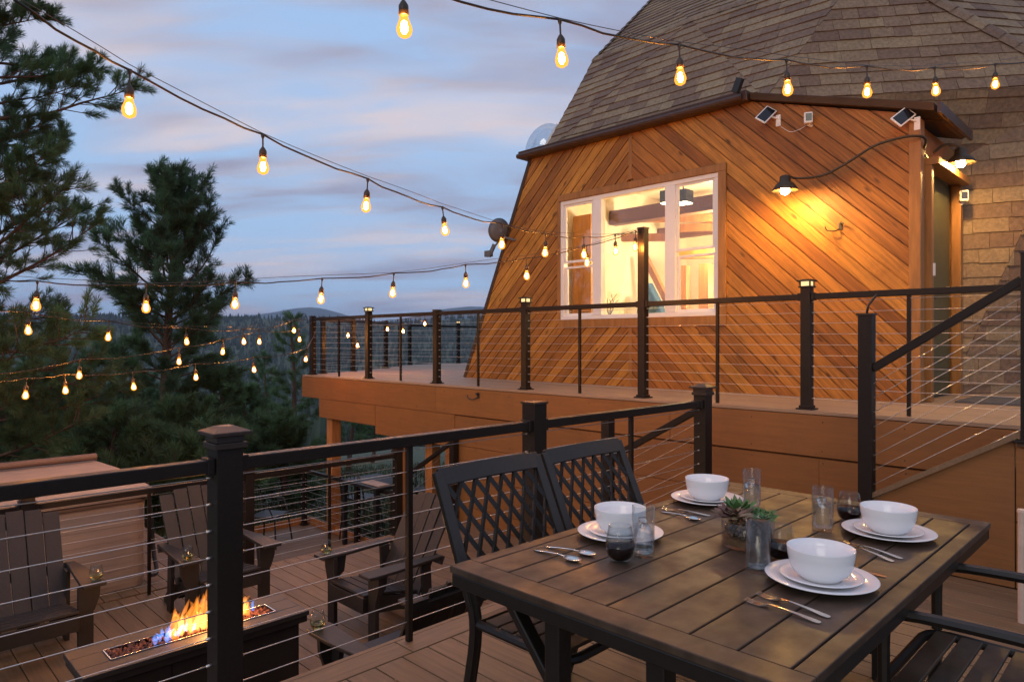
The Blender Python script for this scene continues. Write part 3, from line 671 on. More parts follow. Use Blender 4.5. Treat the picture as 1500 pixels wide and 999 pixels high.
point('room_lamp_light', (9.2, 4.9, 2.9), 230, (1, .72, .38), .12)
point('room_lamp_light', (10.4, 4.6, 2.3), 105, (1, .72, .38), .12)
# blue armchair inside
p = onX(950, 440, 9.3); ac = thing('armchair', 'blue cloth armchair inside the lit room by the window', 'chair', (p.x, p.y, ZU + .05))
b = MB(); b.prism([(p.y - .35, ZU + .5), (p.y + .3, ZU + .5), (p.y + .22, 2.05), (p.y + .02, 2.38), (p.y - .2, 2.0)], p.x, p.x + .16, 'x'); b.build('backrest', M['blue'], ac, bevel=.03)
b = MB(); b.b2((p.x - .55, p.y - .38, ZU + .25), (p.x - .002, p.y + .34, ZU + .5)); b.build('seat', M['blue'], ac, bevel=.03)
for sx in (-.5, .1):
    for sy in (-.3, .28):
        b = MB(); b.tube([(p.x + sx, p.y + sy, RZ0), (p.x + sx, p.y + sy, ZU + .25)], .025, 8); b.build('leg', M['roomwood'], ac)

# ---- dome shell with real lapped shingles
CX = 12.43
V = dict(A=(7.40, 6.80, 4.12), B=(7.40, 3.40, 4.12), C=(8.8, 6.9, 6.0), Mm=(8.72, 5.1, 6.02), D=(8.85, 2.8, 6.0), V3=(9.29, .78, 4.1), V4=(9.5, 9.15, 4.1),
         P=(8.72, 1.92, ZU + .01), Q=(10.75, -.07, ZU + .01), L0=(8.3, 8.3, ZU + .01), K0=(10.7, 10.0, ZU + .01), T0=(10.5, 6.9, 7.6), T1=(10.5, 3.3, 7.6), V5=(12.43, -.3, 4.1), V6=(12.43, 10.45, 4.1),
         D2=(11.2, 1.1, 6.0), C2=(11.4, 8.9, 6.0), TT=(12.43, 5.1, 8.1), B2=(8.86, 1.93, 3.40))
V = {k: Vector(v) for k, v in V.items()}
TR = ['A B Mm', 'A Mm C', 'B D Mm', 'B V3 D', 'B B2 V3', 'B2 P V3', 'P Q V3', 'V3 Q V5', 'V3 V5 D2', 'V3 D2 D', 'A C V4', 'V4 A L0', 'V4 L0 K0', 'V4 K0 V6', 'V4 V6 C2', 'V4 C2 C', 'C Mm T0', 'Mm T1 T0', 'Mm D T1', 'D D2 T1', 'C T0 C2', 'T0 T1 TT', 'T1 D2 TT', 'C2 T0 TT']
b = MB(); sh = MB()
cen = Vector((CX, 5.1, 2.4))
def clip3(poly, n, c):
    out = []
    for i in range(len(poly)):
        p, q = poly[i - 1], poly[i]; dp = n.dot(p) - c; dq = n.dot(q) - c
        if (dp <= 0) != (dq <= 0): out.append(p.lerp(q, dp / (dp - dq)))
        if dq <= 0: out.append(q)
    return out
def shingle_tri(a, c, d, expo=.162):
    n = (c - a).cross(d - a).normalized()
    if n.dot((a + c + d) / 3 - cen) < 0: n = -n; c, d = d, c
    up = Vector((0, 0, 1)) - n * n.z
    if up.length < .05: up = Vector((1, 0, 0)) - n * n.x
    up.normalize(); hz = up.cross(n).normalized()
    pts = [a, c, d]
    b.add(pts, [(0, 1, 2)])
    # edge planes
    planes = []
    for i in range(3):
        e0, e1 = pts[i], pts[(i + 1) % 3]; m = (e1 - e0).cross(n).normalized(); planes.append((m, m.dot(e0)))
    us = [up.dot(p) for p in pts]; hs = [hz.dot(p) for p in pts]
    k0 = math.floor(min(us) / expo) - 1; k1 = math.ceil(max(us) / expo) + 1
    n0 = n.dot(a)
    for k in range(k0, k1):
        x = min(hs) - random.random() * .4
        while x < max(hs):
            w = random.choice((.2, .26, .3, .36, .42)) * random.uniform(.9, 1.1)
            jit = random.uniform(-.006, .008); u0 = k * expo + jit; u1 = (k + 1) * expo + .01
            quad = [hz * xx + up * uu + n * n0 for xx, uu in ((x, u0), (x + w - .004, u0), (x + w - .004, u1), (x, u1))]
            for (m, cc) in planes: quad = clip3(quad, m, cc) if len(quad) > 2 else quad
            if len(quad) > 2:
                lift0 = random.uniform(.010, .018)
                top = [q + n * (.004 + lift0 * max(0, (u1 - up.dot(q)) / expo)) for q in quad]
                nn = len(top); rr = random.random()
                sh.add(top + quad, [tuple(range(nn))] + [(i, (i + 1) % nn, nn + (i + 1) % nn, nn + i) for i in range(nn)], rr)
            x += w
front = set(range(0, 7)) | {9, 10, 16, 17, 18, 7, 11}
for i, t in enumerate(TR):
    a, c, d = [V[q] for q in t.split()]
    if i in front: shingle_tri(a, c, d)
    else: b.add([a, c, d], [(0, 1, 2)], random.random())
# mirrored back half
for t in TR:
    a, c, d = [Vector((2 * CX - V[q].x, V[q].y, V[q].z)) for q in t.split()]
    b.add([a, d, c], [(0, 1, 2)], random.random())
for (q0, q1, q2) in (('A', 'B', 'L0'), ('B', 'L0', 'P')):
    a, c, d = [Vector((2 * CX - V[q].x, V[q].y, V[q].z)) for q in (q0, q1, q2)]
    b.add([a, c, d], [(0, 1, 2)])
roof = b.build('dome_roof', M['shingle'], house, fixn=False)
sh.build('shingles', M['shingle'], roof, fixn=True)
# hip caps
b = MB()
def hip(a, c):
    a, c = V[a], V[c]; n = int((c - a).length / .2); dirv = (c - a).normalized(); out = ((a + c) / 2 - cen).normalized()
    for i in range(n):
        p = a.lerp(c, i / n); q = a.lerp(c, (i + 1.12) / n)
        side = dirv.cross(out).normalized(); r_ = random.random()
        b.add([p + out * .035, p + side * .09 + out * .016, q + side * .09 + out * .006, q + out * .018, q - side * .09 + out * .006, p - side * .09 + out * .016], [(0, 1, 2, 3), (0, 3, 4, 5)], r_)
for e in (('C', 'Mm'), ('Mm', 'D'), ('V3', 'D'), ('C', 'T0'), ('V4', 'C')): hip(*e)
b.build('hip_shingles', M['shingle'], roof, fixn=False)
# acrylic skylight on the left of the dome
p = onX(803, 205, 8.0); b = MB()
Msk = Matrix.Rotation(math.radians(-70), 3, 'Y') @ Matrix.Rotation(.3, 3, 'Z')
skc = V['A'] * .45 + V['V4'] * .30 + V['C'] * .25
nsk = (V['C'] - V['A']).cross(V['V4'] - V['A']).normalized()
if nsk.dot(skc - cen) < 0: nsk = -nsk
Msk = nsk.to_track_quat('Z', 'Y').to_matrix()
skl = MB(); skl.lathe([(.42, 0.02), (.42, .07), (.36, .07), (.36, .02)], skc, 24, Msk); skl = skl.build('skylight', M['white'], house, smooth=False)
b = MB(); b.lathe([(.40 * math.cos(a), .07 + .30 * math.sin(a)) for a in [i * PI / 16 for i in range(9)]], skc, 24, Msk); b.build('skylight_dome', M['acry'], skl, smooth=True)

# ------------------------------------------------------------------ things fixed to the front
def barn_lamp(label, c, arm, rad=.13):
    t = thing('barn_lamp', label, 'wall lamp', c)
    c = Vector(c)
    b = MB(); b.lathe([(.035, .15), (.05, .14), (.055, .085), (.085, .065), (rad, .0), (rad - .006, -.004), (.08, .055), (.045, .08), (.0, .085)], c, 28); b.build('shade', M['lampsh'], t, smooth=True)
    b = MB(); b.lathe([(.0, -.042), (.03, -.034), (.042, -.008), (.04, .02), (.028, .045), (.02, .07)], c, 16); b.build('bulb', M['lamp'], t, smooth=True)
    b = MB(); b.tube(arm, .0125, 8); b.build('arm', M['lampsh'], t, smooth=True)
    return t
lc = onX(1150, 280, 6.74)
arm = spline([lc + Vector((0, 0, .15)), onX(1168, 262, 6.86), onX(1205, 258, 6.9), onX(1240, 240, 6.95), onX(1280, 215, 7.0), onX(1318, 203, 7.05), onX(1345, 200, 7.12), onX(1356, 206, 7.2), onX(1353, 222, 7.3), onX(1358, 232, 7.45)])
barn_lamp('bronze gooseneck barn lamp with a long curved arm lighting the cedar wall', lc, arm)
lc2 = onX(1407, 240, 7.95)
barn_lamp('lit bronze barn lamp beside the green door at the right', lc2, spline([lc2 + Vector((0, 0, .15)), lc2 + Vector((-.02, .05, .19)), lc2 + Vector((-.06, .14, .19)), (lc2.x - .1, 1.858, lc2.z + .12)]), .14)
def solar(label, px, py, tilt):
    c = onX(px, py, WX - .13); t = thing('solar_panel', label, 'solar panel', c)
    Mr = Matrix.Rotation(math.radians(-45), 3, 'X') if False else Matrix.Rotation(tilt, 3, 'X')
    Mr = Matrix.Rotation(math.radians(20), 3, 'Z') @ Mr @ Matrix.Rotation(math.radians(35), 3, 'Y')
    b = MB(); b.box(c, (.016, .125, .235), Mr); b.build('frame', M['white'], t, bevel=.006)
    b = MB(); b.box(c + Mr @ Vector((-.0095, 0, 0)), (.002, .10, .205), Mr); b.build('cells', M['pv'], t)
    b = MB(); b.tube([c + Mr @ Vector((.008, 0, 0)), (WX - .03, c.y - .09, c.z - .04)], .010, 8); b.b2((WX - .035, c.y - .115, c.z - .12), (WX - .015, c.y - .065, c.z - .0)); b.build('bracket', M['white'], t)
    return c
s1 = solar('small white framed solar panel tilted beside the white box camera', 1122, 169, .62)
s2 = solar('small white framed solar panel near the right corner of the cedar wall', 1323, 172, .80)
def camera_box(label, c, rz, back):
    c = Vector(c); t = thing('security_camera', label, 'camera', c); Mr = Matrix.Rotation(rz, 3, 'Z')
    b = MB(); b.box(c, (.06, .085, .115), Mr); b.build('body', M['white'], t, bevel=.012)
    b = MB(); b.box(c + Mr @ Vector((-.0315, -.002, .004)), (.004, .056, .075), Mr); b.build('lens_plate', M['pv'], t, bevel=.002)
    b = MB(); b.tube([c + Mr @ Vector((.03, 0, -.05)), back], .018, 8); b.build('mount', M['white'], t)
c1 = onX(1184, 174, WX - .08)
camera_box('white box camera under the peak of the cedar wall', c1, .45, (WX - .014, c1.y - .01, c1.z - .07))
c2 = onX(1412, 288, 8.55)
camera_box('white box camera below the barn lamp beside the door', c2, .35, (c2.x + .03, 1.775, c2.z - .08))
cw = MB(); cw.tube(spline([s1 + Vector((.09, -.09, -.09)), onX(1145, 187, WX - .02), onX(1158, 194, WX - .02), onX(1172, 190, WX - .02), c1 + Vector((.06, .02, -.04))]), .003, 5)
tag(cw.build('cable_lead', M['white'], smooth=True), 'thin white lead looping from solar panel to box camera', 'cable')
def hookm(label, c, r_=1.0):
    c = Vector(c); b = MB()
    b.box(c + Vector((.004, 0, .02)), (.008, .035, .07)); b.tube(spline([c + Vector((-.005, .01, -.01)), c + Vector((-.05, .04, -.03)), c + Vector((-.07, .10, -.02)), c + Vector((-.07, .125, .02))]), .007, 6)
    b.tube(spline([c + Vector((-.005, -.01, .03)), c + Vector((-.05, -.02, .05)), c + Vector((-.06, -.05, .03))]), .007, 6)
    return tag(b.build('wall_hook', M['black']), label, 'hook')
hookm('black double hook on the cedar wall below the long armed lamp', onX(1231, 335, WX - .024))
hookm('black hook on the brown fascia below the upper deck railing', onX(700, 582, 5.775))
# satellite dish
dc = onX(731, 338, WX - .15); dt = thing('satellite_dish', 'small grey satellite dish on the slanted left edge of the house', 'dish', dc)
Md = Vector((.25, .95, .2)).to_track_quat('Z', 'Y').to_matrix()
b = MB(); b.lathe([(0, -.05), (.08, -.044), (.13, -.026), (.175, .005), (.18, .005), (.13, -.034), (.08, -.053), (0, -.06)], dc, 28, Md); b.build('reflector', M['dish'], dt, smooth=True)
b = MB(); b.tube([dc + Md @ Vector((0, 0, -.05)), dc + Vector((.0, -.12, -.12)), (WX - .02, dc.y - .22, dc.z - .16)], .018, 8); b.tube([dc + Vector((0, -.05, -.12)), dc + Vector((.05, .25, -.30))], .014, 8); b.box(dc + Vector((.05, .28, -.32)), (.07, .12, .09)); b.box(dc + Vector((.04, .2, -.28)), (.03, .06, .2), Matrix.Rotation(.6, 3, 'X')); b.build('feed_arm', M['dish'], dt)
# door mat
b = MB(); b.b2((7.5, .95, ZU + .001), (8.5, 1.6, ZU + .015)); tag(b.build('doormat', M['conc']), 'dark grey doormat on the upper deck before the green door', 'doormat')

# ------------------------------------------------------------------ dining table
TX0, TX1, TY0, TY1, TZ = 1.39, 3.22, 0.565, 1.67, .72
tb = thing('dining_table', 'bronze slatted metal dining table set for four on the near deck', 'table', ((TX0 + TX1) / 2, (TY0 + TY1) / 2, 0))
b = MB(); bw = .085
b.b2((TX0, TY0, TZ - .022), (TX0 + bw, TY1, TZ), r=.1); b.b2((TX1 - bw, TY0, TZ - .022), (TX1, TY1, TZ), r=.9)
b.b2((TX0 + bw + .001, TY0, TZ - .022), (TX1 - bw - .001, TY0 + .05, TZ), r=.4); b.b2((TX0 + bw + .001, TY1 - .05, TZ - .022), (TX1 - bw - .001, TY1, TZ), r=.6)
ns = 8; gap = .006; sw = (TY1 - TY0 - .1 - gap * (ns + 1)) / ns
for i in range(ns):
    y = TY0 + .05 + gap + i * (sw + gap); b.b2((TX0 + bw + .001, y, TZ - .022), (TX1 - bw - .001, y + sw, TZ), r=random.random())
b.build('tabletop', M['tabletop'], tb, bevel=.003)
b = MB(); z0 = TZ - .065
b.b2((TX0 + .004, TY0 + .004, z0), (TX0 + .03, TY1 - .004, TZ - .023)); b.b2((TX1 - .03, TY0 + .004, z0), (TX1 - .004, TY1 - .004, TZ - .023))
b.b2((TX0 + .031, TY0 + .004, z0), (TX1 - .031, TY0 + .03, TZ - .023)); b.b2((TX0 + .031, TY1 - .03, z0), (TX1 - .031, TY1 - .004, TZ - .023))
b.b2((TX0 + .05, TY0 + .04, TZ - .04), (TX1 - .05, TY1 - .04, TZ - .0235))
b.build('apron', M['frame'], tb, bevel=.004)
for x in (TX0 + .075, TX1 - .075):
    for y, s in ((.94, -1), (1.28, 1)):
        b = MB(); b.b2((x - .028, y - .028, .0), (x + .028, y + .028, z0)); b.beam((x, y + s * .2, z0 + .005), (x, y + s * .02, .46), .03, .045, (1, 0, 0))
        b.build('leg', M['frame'], tb, bevel=.005)
b = MB()
for x in (TX0 + .075, TX1 - .075): b.b2((x - .03, .70, .0), (x + .03, .91, .05)); b.b2((x - .03, 1.31, .0), (x + .03, 1.52, .05)); b.b2((x - .02, .97, .1), (x + .02, 1.25, .14))
b.b2((TX0 + .1, 1.08, .10), (TX1 - .1, 1.14, .14)); b.build('stretcher', M['frame'], tb, bevel=.005)

# ------------------------------------------------------------------ lattice dining chairs
def dining_chair(label, arms=False):
    t = thing('dining_chair', label, 'chair', (0, 0, 0), 'lattice back metal chairs round the dining table')
    hw = .275; zs = .43
    b = MB()
    b.tube([(-hw, .2, zs - .012)] + spline([(-hw, -.16, zs - .012), (-hw + .015, -.205, zs - .014), (-hw + .06, -.222, zs - .016)], 4) + spline([(hw - .06, -.222, zs - .016), (hw - .015, -.205, zs - .014), (hw, -.16, zs - .012)], 4) + [(hw, .2, zs - .012)], .016, 8)
    b.beam((-hw, .2, zs - .012), (hw, .2, zs - .012), .03, .03); b.build('seat_frame', M['frame'], t, smooth=False, world=False)
    b = MB(); y = -.19
    while y < .17:
        b.b2((-hw + .015, y, zs - .008), (hw - .015, y + .062, zs + .004), r=random.random()); y += .074
    b.build('seat', M['tabletop'], t, bevel=.003, world=False)
    for s in (-1, 1):
        x = s * hw
        b = MB(); P = spline([(x, .29, .0), (x, .235, .2), (x, .205, zs), (x * 1.0, .28, .62)], 5); b.tube(P, .0185, 8)
        b.sweep(P, .036, .03, (0, 1, 0))
        b.build('leg', M['frame'], t, world=False)
        b = MB(); b.beam((x, -.185, zs - .02), (x, -.23, .0), .034, .034, (0, 1, 0), w1=.026, h1=.026); b.build('leg', M['frame'], t, bevel=.004, world=False)
    bk = MB(); zb, zt = .50, .93; y0_, y1_ = .235, .43
    def bp(u, v): return Vector((u, y0_ + (y1_ - y0_) * v - .02 * math.cos(u / hw * 1.3), zb + (zt - zb) * v))
    for s in (-1, 1): bk.beam(bp(s * hw, -.05), bp(s * hw * .99, 1.0), .045, .024, (0, 1, 0))
    us = [-hw + hw * 2 * q / 10 for q in range(11)]
    bk.sweep([bp(u, .95 + .02 * math.cos(u / hw * 1.5)) for u in us], .022, .07, (0, .4, .9)); bk.sweep([bp(u, .0) for u in us], .022, .04, (0, .4, .9))
    fr = bk.build('backrest', M['frame'], t, bevel=.003, world=False)
    la = MB(); nx = 7; du = 2 * hw * .92 / nx; sl = 1.7     # diamond lattice clipped to the frame
    lo, hi = .04, .90
    vh = du * sl / (zt - zb)
    for s in (-1, 1):
        for k in range(-6, 12):
            ua = -hw * .92 + k * du; pts = []
            # u = ua + s*(v-lo)/vh*du
            v0, v1 = lo, hi
            def vv(u): return lo + s * (u - ua) / du * vh
            ulo, uhi = -hw * .92, hw * .92
            va, vb = vv(ulo), vv(uhi)
            v0 = max(lo, min(va, vb)); v1 = min(hi, max(va, vb))
            if v1 - v0 < .03: continue
            f = lambda v: ua + s * (v - lo) / vh * du
            la.beam(bp(f(v0), v0), bp(f(v1), v1), .0175, .008 + .0015 * s, (0, 1, .3))
    la.build('lattice', M['frame'], fr, world=False)
    if arms:
        for s in (-1, 1):
            x = s * (hw + .012); b = MB(); P = spline([(x, .27, .66), (x, .1, .665), (x, -.14, .655), (x, -.19, .62), (x, -.195, zs)], 5)
            b.tube(P, .017, 8)
            b.build('armrest', M['frame'], t, world=False)
    return t
dc_ = dining_chair('black metal dining chair with lattice back, leftmost at the far side of the table')
place(dc_, (1.915, 1.62, 0)); d2 = copy_tree(dc_)
place(d2, (2.53, 1.63, 0), 0, 'black metal dining chair with lattice back, behind the bowl and water glass')
d3 = dining_chair('slatted metal dining chair with armrests at the lower right corner of the photo', True)
place(d3, (2.44, .44, 0), PI)

# ------------------------------------------------------------------ tableware
PL = [(0.012, 0), (.075, 0.0), (.085, .004), (.12, .013), (.152, .021), (.155, .0235), (.152, .0245), (.118, .0175), (.083, .009), (.0, .008)]
def plate(label, x, y):
    b = MB(); b.lathe([(r * 1.0, z + TZ + .0005) for r, z in PL], (x, y, 0), 48)
    t = tag(b.build('dinner_plate', M['china'], smooth=True), label, 'plate', 'white dinner plates laid on the table')
def salad(label, x, y):
    b = MB(); b.lathe([(r * .74, z * .8 + TZ + .0095) for r, z in PL], (x, y, 0), 44)
    tag(b.build('salad_plate', M['china'], smooth=True), label, 'plate', 'smaller white plates under the bowls')
def bowl(label, x, y):
    z = TZ + .0172; b = MB()
    b.lathe([(0, .005), (.046, .003), (.049, 0), (.055, .0), (.058, .005), (.074, .016), (.0855, .038), (.0915, .068), (.0935, .088), (.093, .0905), (.091, .0905), (.0885, .068), (.082, .040), (.070, .020), (.05, .011), (0, .009)], (x, y, z), 44)
    tag(b.build('bowl', M['china'], smooth=True), label, 'bowl', 'white bowls stacked on plates')
SET = [((2.055, .775), 'in front, nearest the camera, beside the two forks', 'A'), ((2.73, .79), 'at the right end of the table', 'B'), ((2.03, 1.475), 'before the leftmost lattice chair', 'C'), ((2.735, 1.52), 'at the far end of the table', 'D')]
for (x, y), w, k in SET:
    plate('large white dinner plate ' + w, x, y); salad('small white plate under bowl ' + w, x, y); bowl('white porcelain bowl on plates ' + w, x, y)
def tumbler(label, x, y, r=.037, h=.165, fill=.62, ice=True):
    t = thing('water_glass', label, 'glass', (x, y, TZ), 'tall water glasses on the table')
    b = MB(); z = .0005; b.lathe([(0, z), (r * .93, z), (r * .97, .004), (r, .02), (r, h), (r - .0018, h + .0006), (r - .0028, h - .002), (r - .0030, .018), (r * .8, .0135), (0, .013)], (x, y, TZ), 32)
    g = b.build('tumbler', M['glass'], t, smooth=True)
    b = MB(); b.lathe([(0, .0136), (r * .79, .0141), (r - .0031, .0188), (r - .0031, h * fill), (0, h * fill)], (x, y, TZ), 28); b.build('water', M['water'], t, smooth=True)
    if ice:
        for k in range(2):
            b = MB(); b.box((x + random.uniform(-.008, .008), y + random.uniform(-.008, .008), TZ + h * fill - .004 + k * .017), (.026, .024, .022), Matrix.Rotation(random.random() * 3, 3, 'Z') @ Matrix.Rotation(.5, 3, 'X'))
            b.build('ice_cube', M['ice'], t, bevel=.004)
tumbler('tall water glass beside the bowl before the leftmost lattice chair', 1.905, 1.29)
tumbler('tall clear water glass in front of the succulents, nearest of the four', 2.03, .955, fill=.93, ice=False)
tumbler('tall water glass standing between the red wine glass and the right bowl', 2.63, .985)
tumbler('tall water glass behind the succulents at the far end', 2.78, 1.335)
def stemless(label, x, y, z, liq, fillmat, s=1.0, group=None, name='stemless_glass'):
    t = thing(name, label, 'glass', (x, y, z), group)
    prof = [(.024, 0), (.030, .002), (.040, .016), (.0465, .038), (.046, .060), (.0405, .090), (.036, .112)]
    ins = [(max(r - .0018, 0), zz + (.006 if i < 2 else .001)) for i, (r, zz) in enumerate(prof)]
    b = MB(); b.lathe([(0, 0.0005)] + [(r * s, zz * s + .0005) for r, zz in prof] + [(r * s, zz * s) for r, zz in reversed(ins)] + [(0, .006 * s)], (x, y, z), 30); b.build('bowl', M['glass'], t, smooth=True)
    lp = [(r * s - .0003, zz * s + .0003) for r, zz in ins if zz < liq]
    b = MB(); b.lathe([(0, .0064 * s)] + lp + [(.0445 * s if liq > .03 else .040 * s, liq * s), (0, liq * s)], (x, y, z), 28); b.build('wine', fillmat, t, smooth=True)
G3 = 'stemless glasses of dark red wine'
stemless('stemless glass of dark red wine beside the spoons, nearest left', 1.81, 1.315, TZ, .060, M['wine'], 1.02, G3)
stemless('stemless glass of red wine half hidden behind the nearest bowl', 2.19, .955, TZ, .055, M['wine'], 1.0, G3)
stemless('stemless glass of red wine behind the right bowl', 2.85, .965, TZ, .055, M['wine'], 1.0, G3)
def ladder(pts, parent, name):      # flat cutlery profile: list of (t, half width, z)
    pass
def cutlery(kind, label, a, ang, flip=False):
    L_ = .20
    t = Matrix.Rotation(ang, 3, 'Z'); b = MB()
    def strip(P, th=.0022):
        vs = []; fs = []
        for (x, w, z) in P:
            vs += [(x, -w, z), (x, w, z), (x, w, z + th), (x, -w, z + th)]
        for i in range(len(P) - 1):
            o = i * 4
            for k in range(4): fs.append((o + k, o + (k + 1) % 4, o + 4 + (k + 1) % 4, o + 4 + k))
        fs += [(3, 2, 1, 0), tuple(len(vs) - 4 + k for k in range(4))]
        b.add([t @ Vector(v) + Vector((a[0], a[1], TZ + .0006)) for v in vs], fs)
    handle = [(0, .004, .001), (.004, .0085, .001), (.02, .0095, .002), (.06, .0065, .006), (.11, .0035, .009), (.135, .0038, .008)]
    if kind == 'fork':
        strip(handle + [(.142, .009, .005), (.155, .0118, .002), (.160, .0122, .0015)])
        for k in range(4):
            y = -.0105 + k * .007
            P = [(.1595, y, .0016), (.18, y, .001), (.205, y, .006)]
            vs = []; fs = []
            for (x, yy, z) in P: vs += [(x, yy - .0016, z), (x, yy + .0016, z), (x, yy + .0016, z + .002), (x, yy - .0016, z + .002)]
            for i in range(2):
                for q in range(4): fs.append((i * 4 + q, i * 4 + (q + 1) % 4, i * 4 + 4 + (q + 1) % 4, i * 4 + 4 + q))
            fs += [(8, 9, 10, 11)]
            b.add([t @ Vector(v) + Vector((a[0], a[1], TZ + .0006)) for v in vs], fs)
    elif kind == 'spoon':
        strip(handle)
        vs = []; n = 16; cx = .165
        rings = [(1.0, .008), (.75, .003), (.4, .0005)]
        pts = [(cx, 0, .0)]
        fs = []
        for (f, z) in rings[::-1]:
            o = len(pts)
            for k in range(n):
                aa = 2 * PI * k / n; pts.append((cx + math.cos(aa) * .033 * f, math.sin(aa) * .021 * f, z))
            if o == 1: fs += [(0, o + k, o + (k + 1) % n) for k in range(n)]
            else: fs += [(o - n + k, o + k, o + (k + 1) % n, o - n + (k + 1) % n) for k in range(n)]
        m_ = len(pts); pts2 = pts + [(x, y, z + .0016) for x, y, z in pts]
        fs2 = fs + [tuple(reversed([i + m_ for i in f])) for f in fs] + [(m_ - n + k, m_ - n + (k + 1) % n, 2 * m_ - n + (k + 1) % n, 2 * m_ - n + k) for k in range(n)]
        b.add([t @ Vector(v) + Vector((a[0], a[1], TZ + .0008)) for v in pts2], fs2)
    else:
        strip([(0, .006, 0), (.004, .009, 0), (.08, .007, .001), (.10, .009, .001), (.15, .0095, .0005), (.19, .007, .0005), (.205, .0015, .0005)])
    return tag(b.build({'knife': 'table_knife'}.get(kind, kind), M['steel'], smooth=(kind == 'spoon')), label, kind, 'steel cutlery laid on the table')
def between(kind, label, p0, p1):
    a = onZ(*p0, TZ); c = onZ(*p1, TZ); d = c - a
    return cutlery(kind, label, (a.x, a.y), math.atan2(d.y, d.x))
between('fork', 'steel fork beside the nearest plate, inner of the pair', (1216, 906), (1092, 866))
between('fork', 'steel fork beside the nearest plate, outer of the pair', (1202, 914), (1090, 880))
between('spoon', 'steel spoon left of the red wine glass, shorter handled view', (783, 806), (838, 822))
between('spoon', 'steel spoon left of the red wine glass, nearer the plate', (798, 801), (870, 816))
between('fork', 'steel fork beside the right plate, outer of the pair', (1309, 824), (1228, 797))
between('fork', 'steel fork beside the right plate, inner of the pair', (1322, 820), (1240, 797))
between('spoon', 'steel spoon beside the far plate at the table end', (968, 750), (1020, 763))
between('fork', 'steel fork beside the far plate at the table end', (1040, 757), (966, 746))
cutlery('knife', 'steel knife mostly hidden behind the nearest plate and bowl', (2.245, .655), PI / 2)
# succulent planter
pc = Vector((2.26, 1.10, TZ)); pl_ = thing('succulent_planter', 'round glass planter of succulents and pebbles in the middle of the table', 'planter', pc)
b = MB(); r = .088; h = .088; b.lathe([(0, .0005), (r * .95, .0005), (r, .006), (r, h), (r - .002, h + .001), (r - .0035, h - .002), (r - .0035, .012), (0, .010)], pc, 36); b.build('glass_pot', M['glass'], pl_, smooth=True)
b = MB(); b.lathe([(0, .0102), (r - .0045, .0122), (r - .0045, .03), (0, .031)], pc, 28); b.build('sand', M['soil'], pl_, smooth=False)
b = MB()
for i in range(300):
    a = random.random() * 2 * PI; rr = math.sqrt(random.random()) * (r - .013); s = random.uniform(.005, .009)
    b.lathe([(0, -s), (s * .8, -s * .6), (s, 0), (s * .75, s * .6), (0, s)], pc + Vector((rr * math.cos(a), rr * math.sin(a), random.uniform(.034, .078))), 6, Matrix.Rotation(random.random() * 3, 3, 'X'), r=random.random())
b.build('pebbles', M['pebble'], pl_, smooth=True)
def rosette(name, c, R, n, layers, m, steep=.5):
    b = MB(); c = Vector(c)
    for l in range(layers):
        k = n - l
        for i in range(k):
            a = 2 * PI * (i + l * .5) / k + random.uniform(-.1, .1); el = steep + l * (1.35 - steep) / layers + random.uniform(-.1, .1); ln = R * (1 - .12 * l) * random.uniform(.85, 1.1)
            d = Vector((math.cos(a) * math.cos(el), math.sin(a) * math.cos(el), math.sin(el))); sd = Vector((-math.sin(a), math.cos(a), 0)); up = d.cross(sd) * -1
            w = R * .17; th = R * .06
            p0, p1, p2 = c + d * .003, c + d * ln * .6, c + d * ln + up * .004
            b.add([p0 - sd * w * .4, p0 + sd * w * .4, p1 - sd * w + up * th, p1 + sd * w + up * th, p1 - up * th, p2, p1 + up * th * .3], [(0, 1, 3, 6, 2), (2, 6, 5), (6, 3, 5), (0, 2, 4), (1, 4, 3), (0, 4, 1), (2, 5, 4), (3, 4, 5)], random.random())
    return b.build(name, m, pl_, smooth=False)
rosette('succulent', pc + Vector((-.040, .035, .100)), .085, 12, 6, M['succr'], .25)
rosette('succulent', pc + Vector((.012, .040, .090)), .090, 9, 3, M['succ'], .8)
for (ox, oy) in ((.040, -.040), (.008, -.050), (.062, -.012), (.066, -.04), (.035, -.008), (.07, .015)):
    rosette('succulent', pc + Vector((ox, oy, .092)), .046, 12, 3, M['succ'], .3)

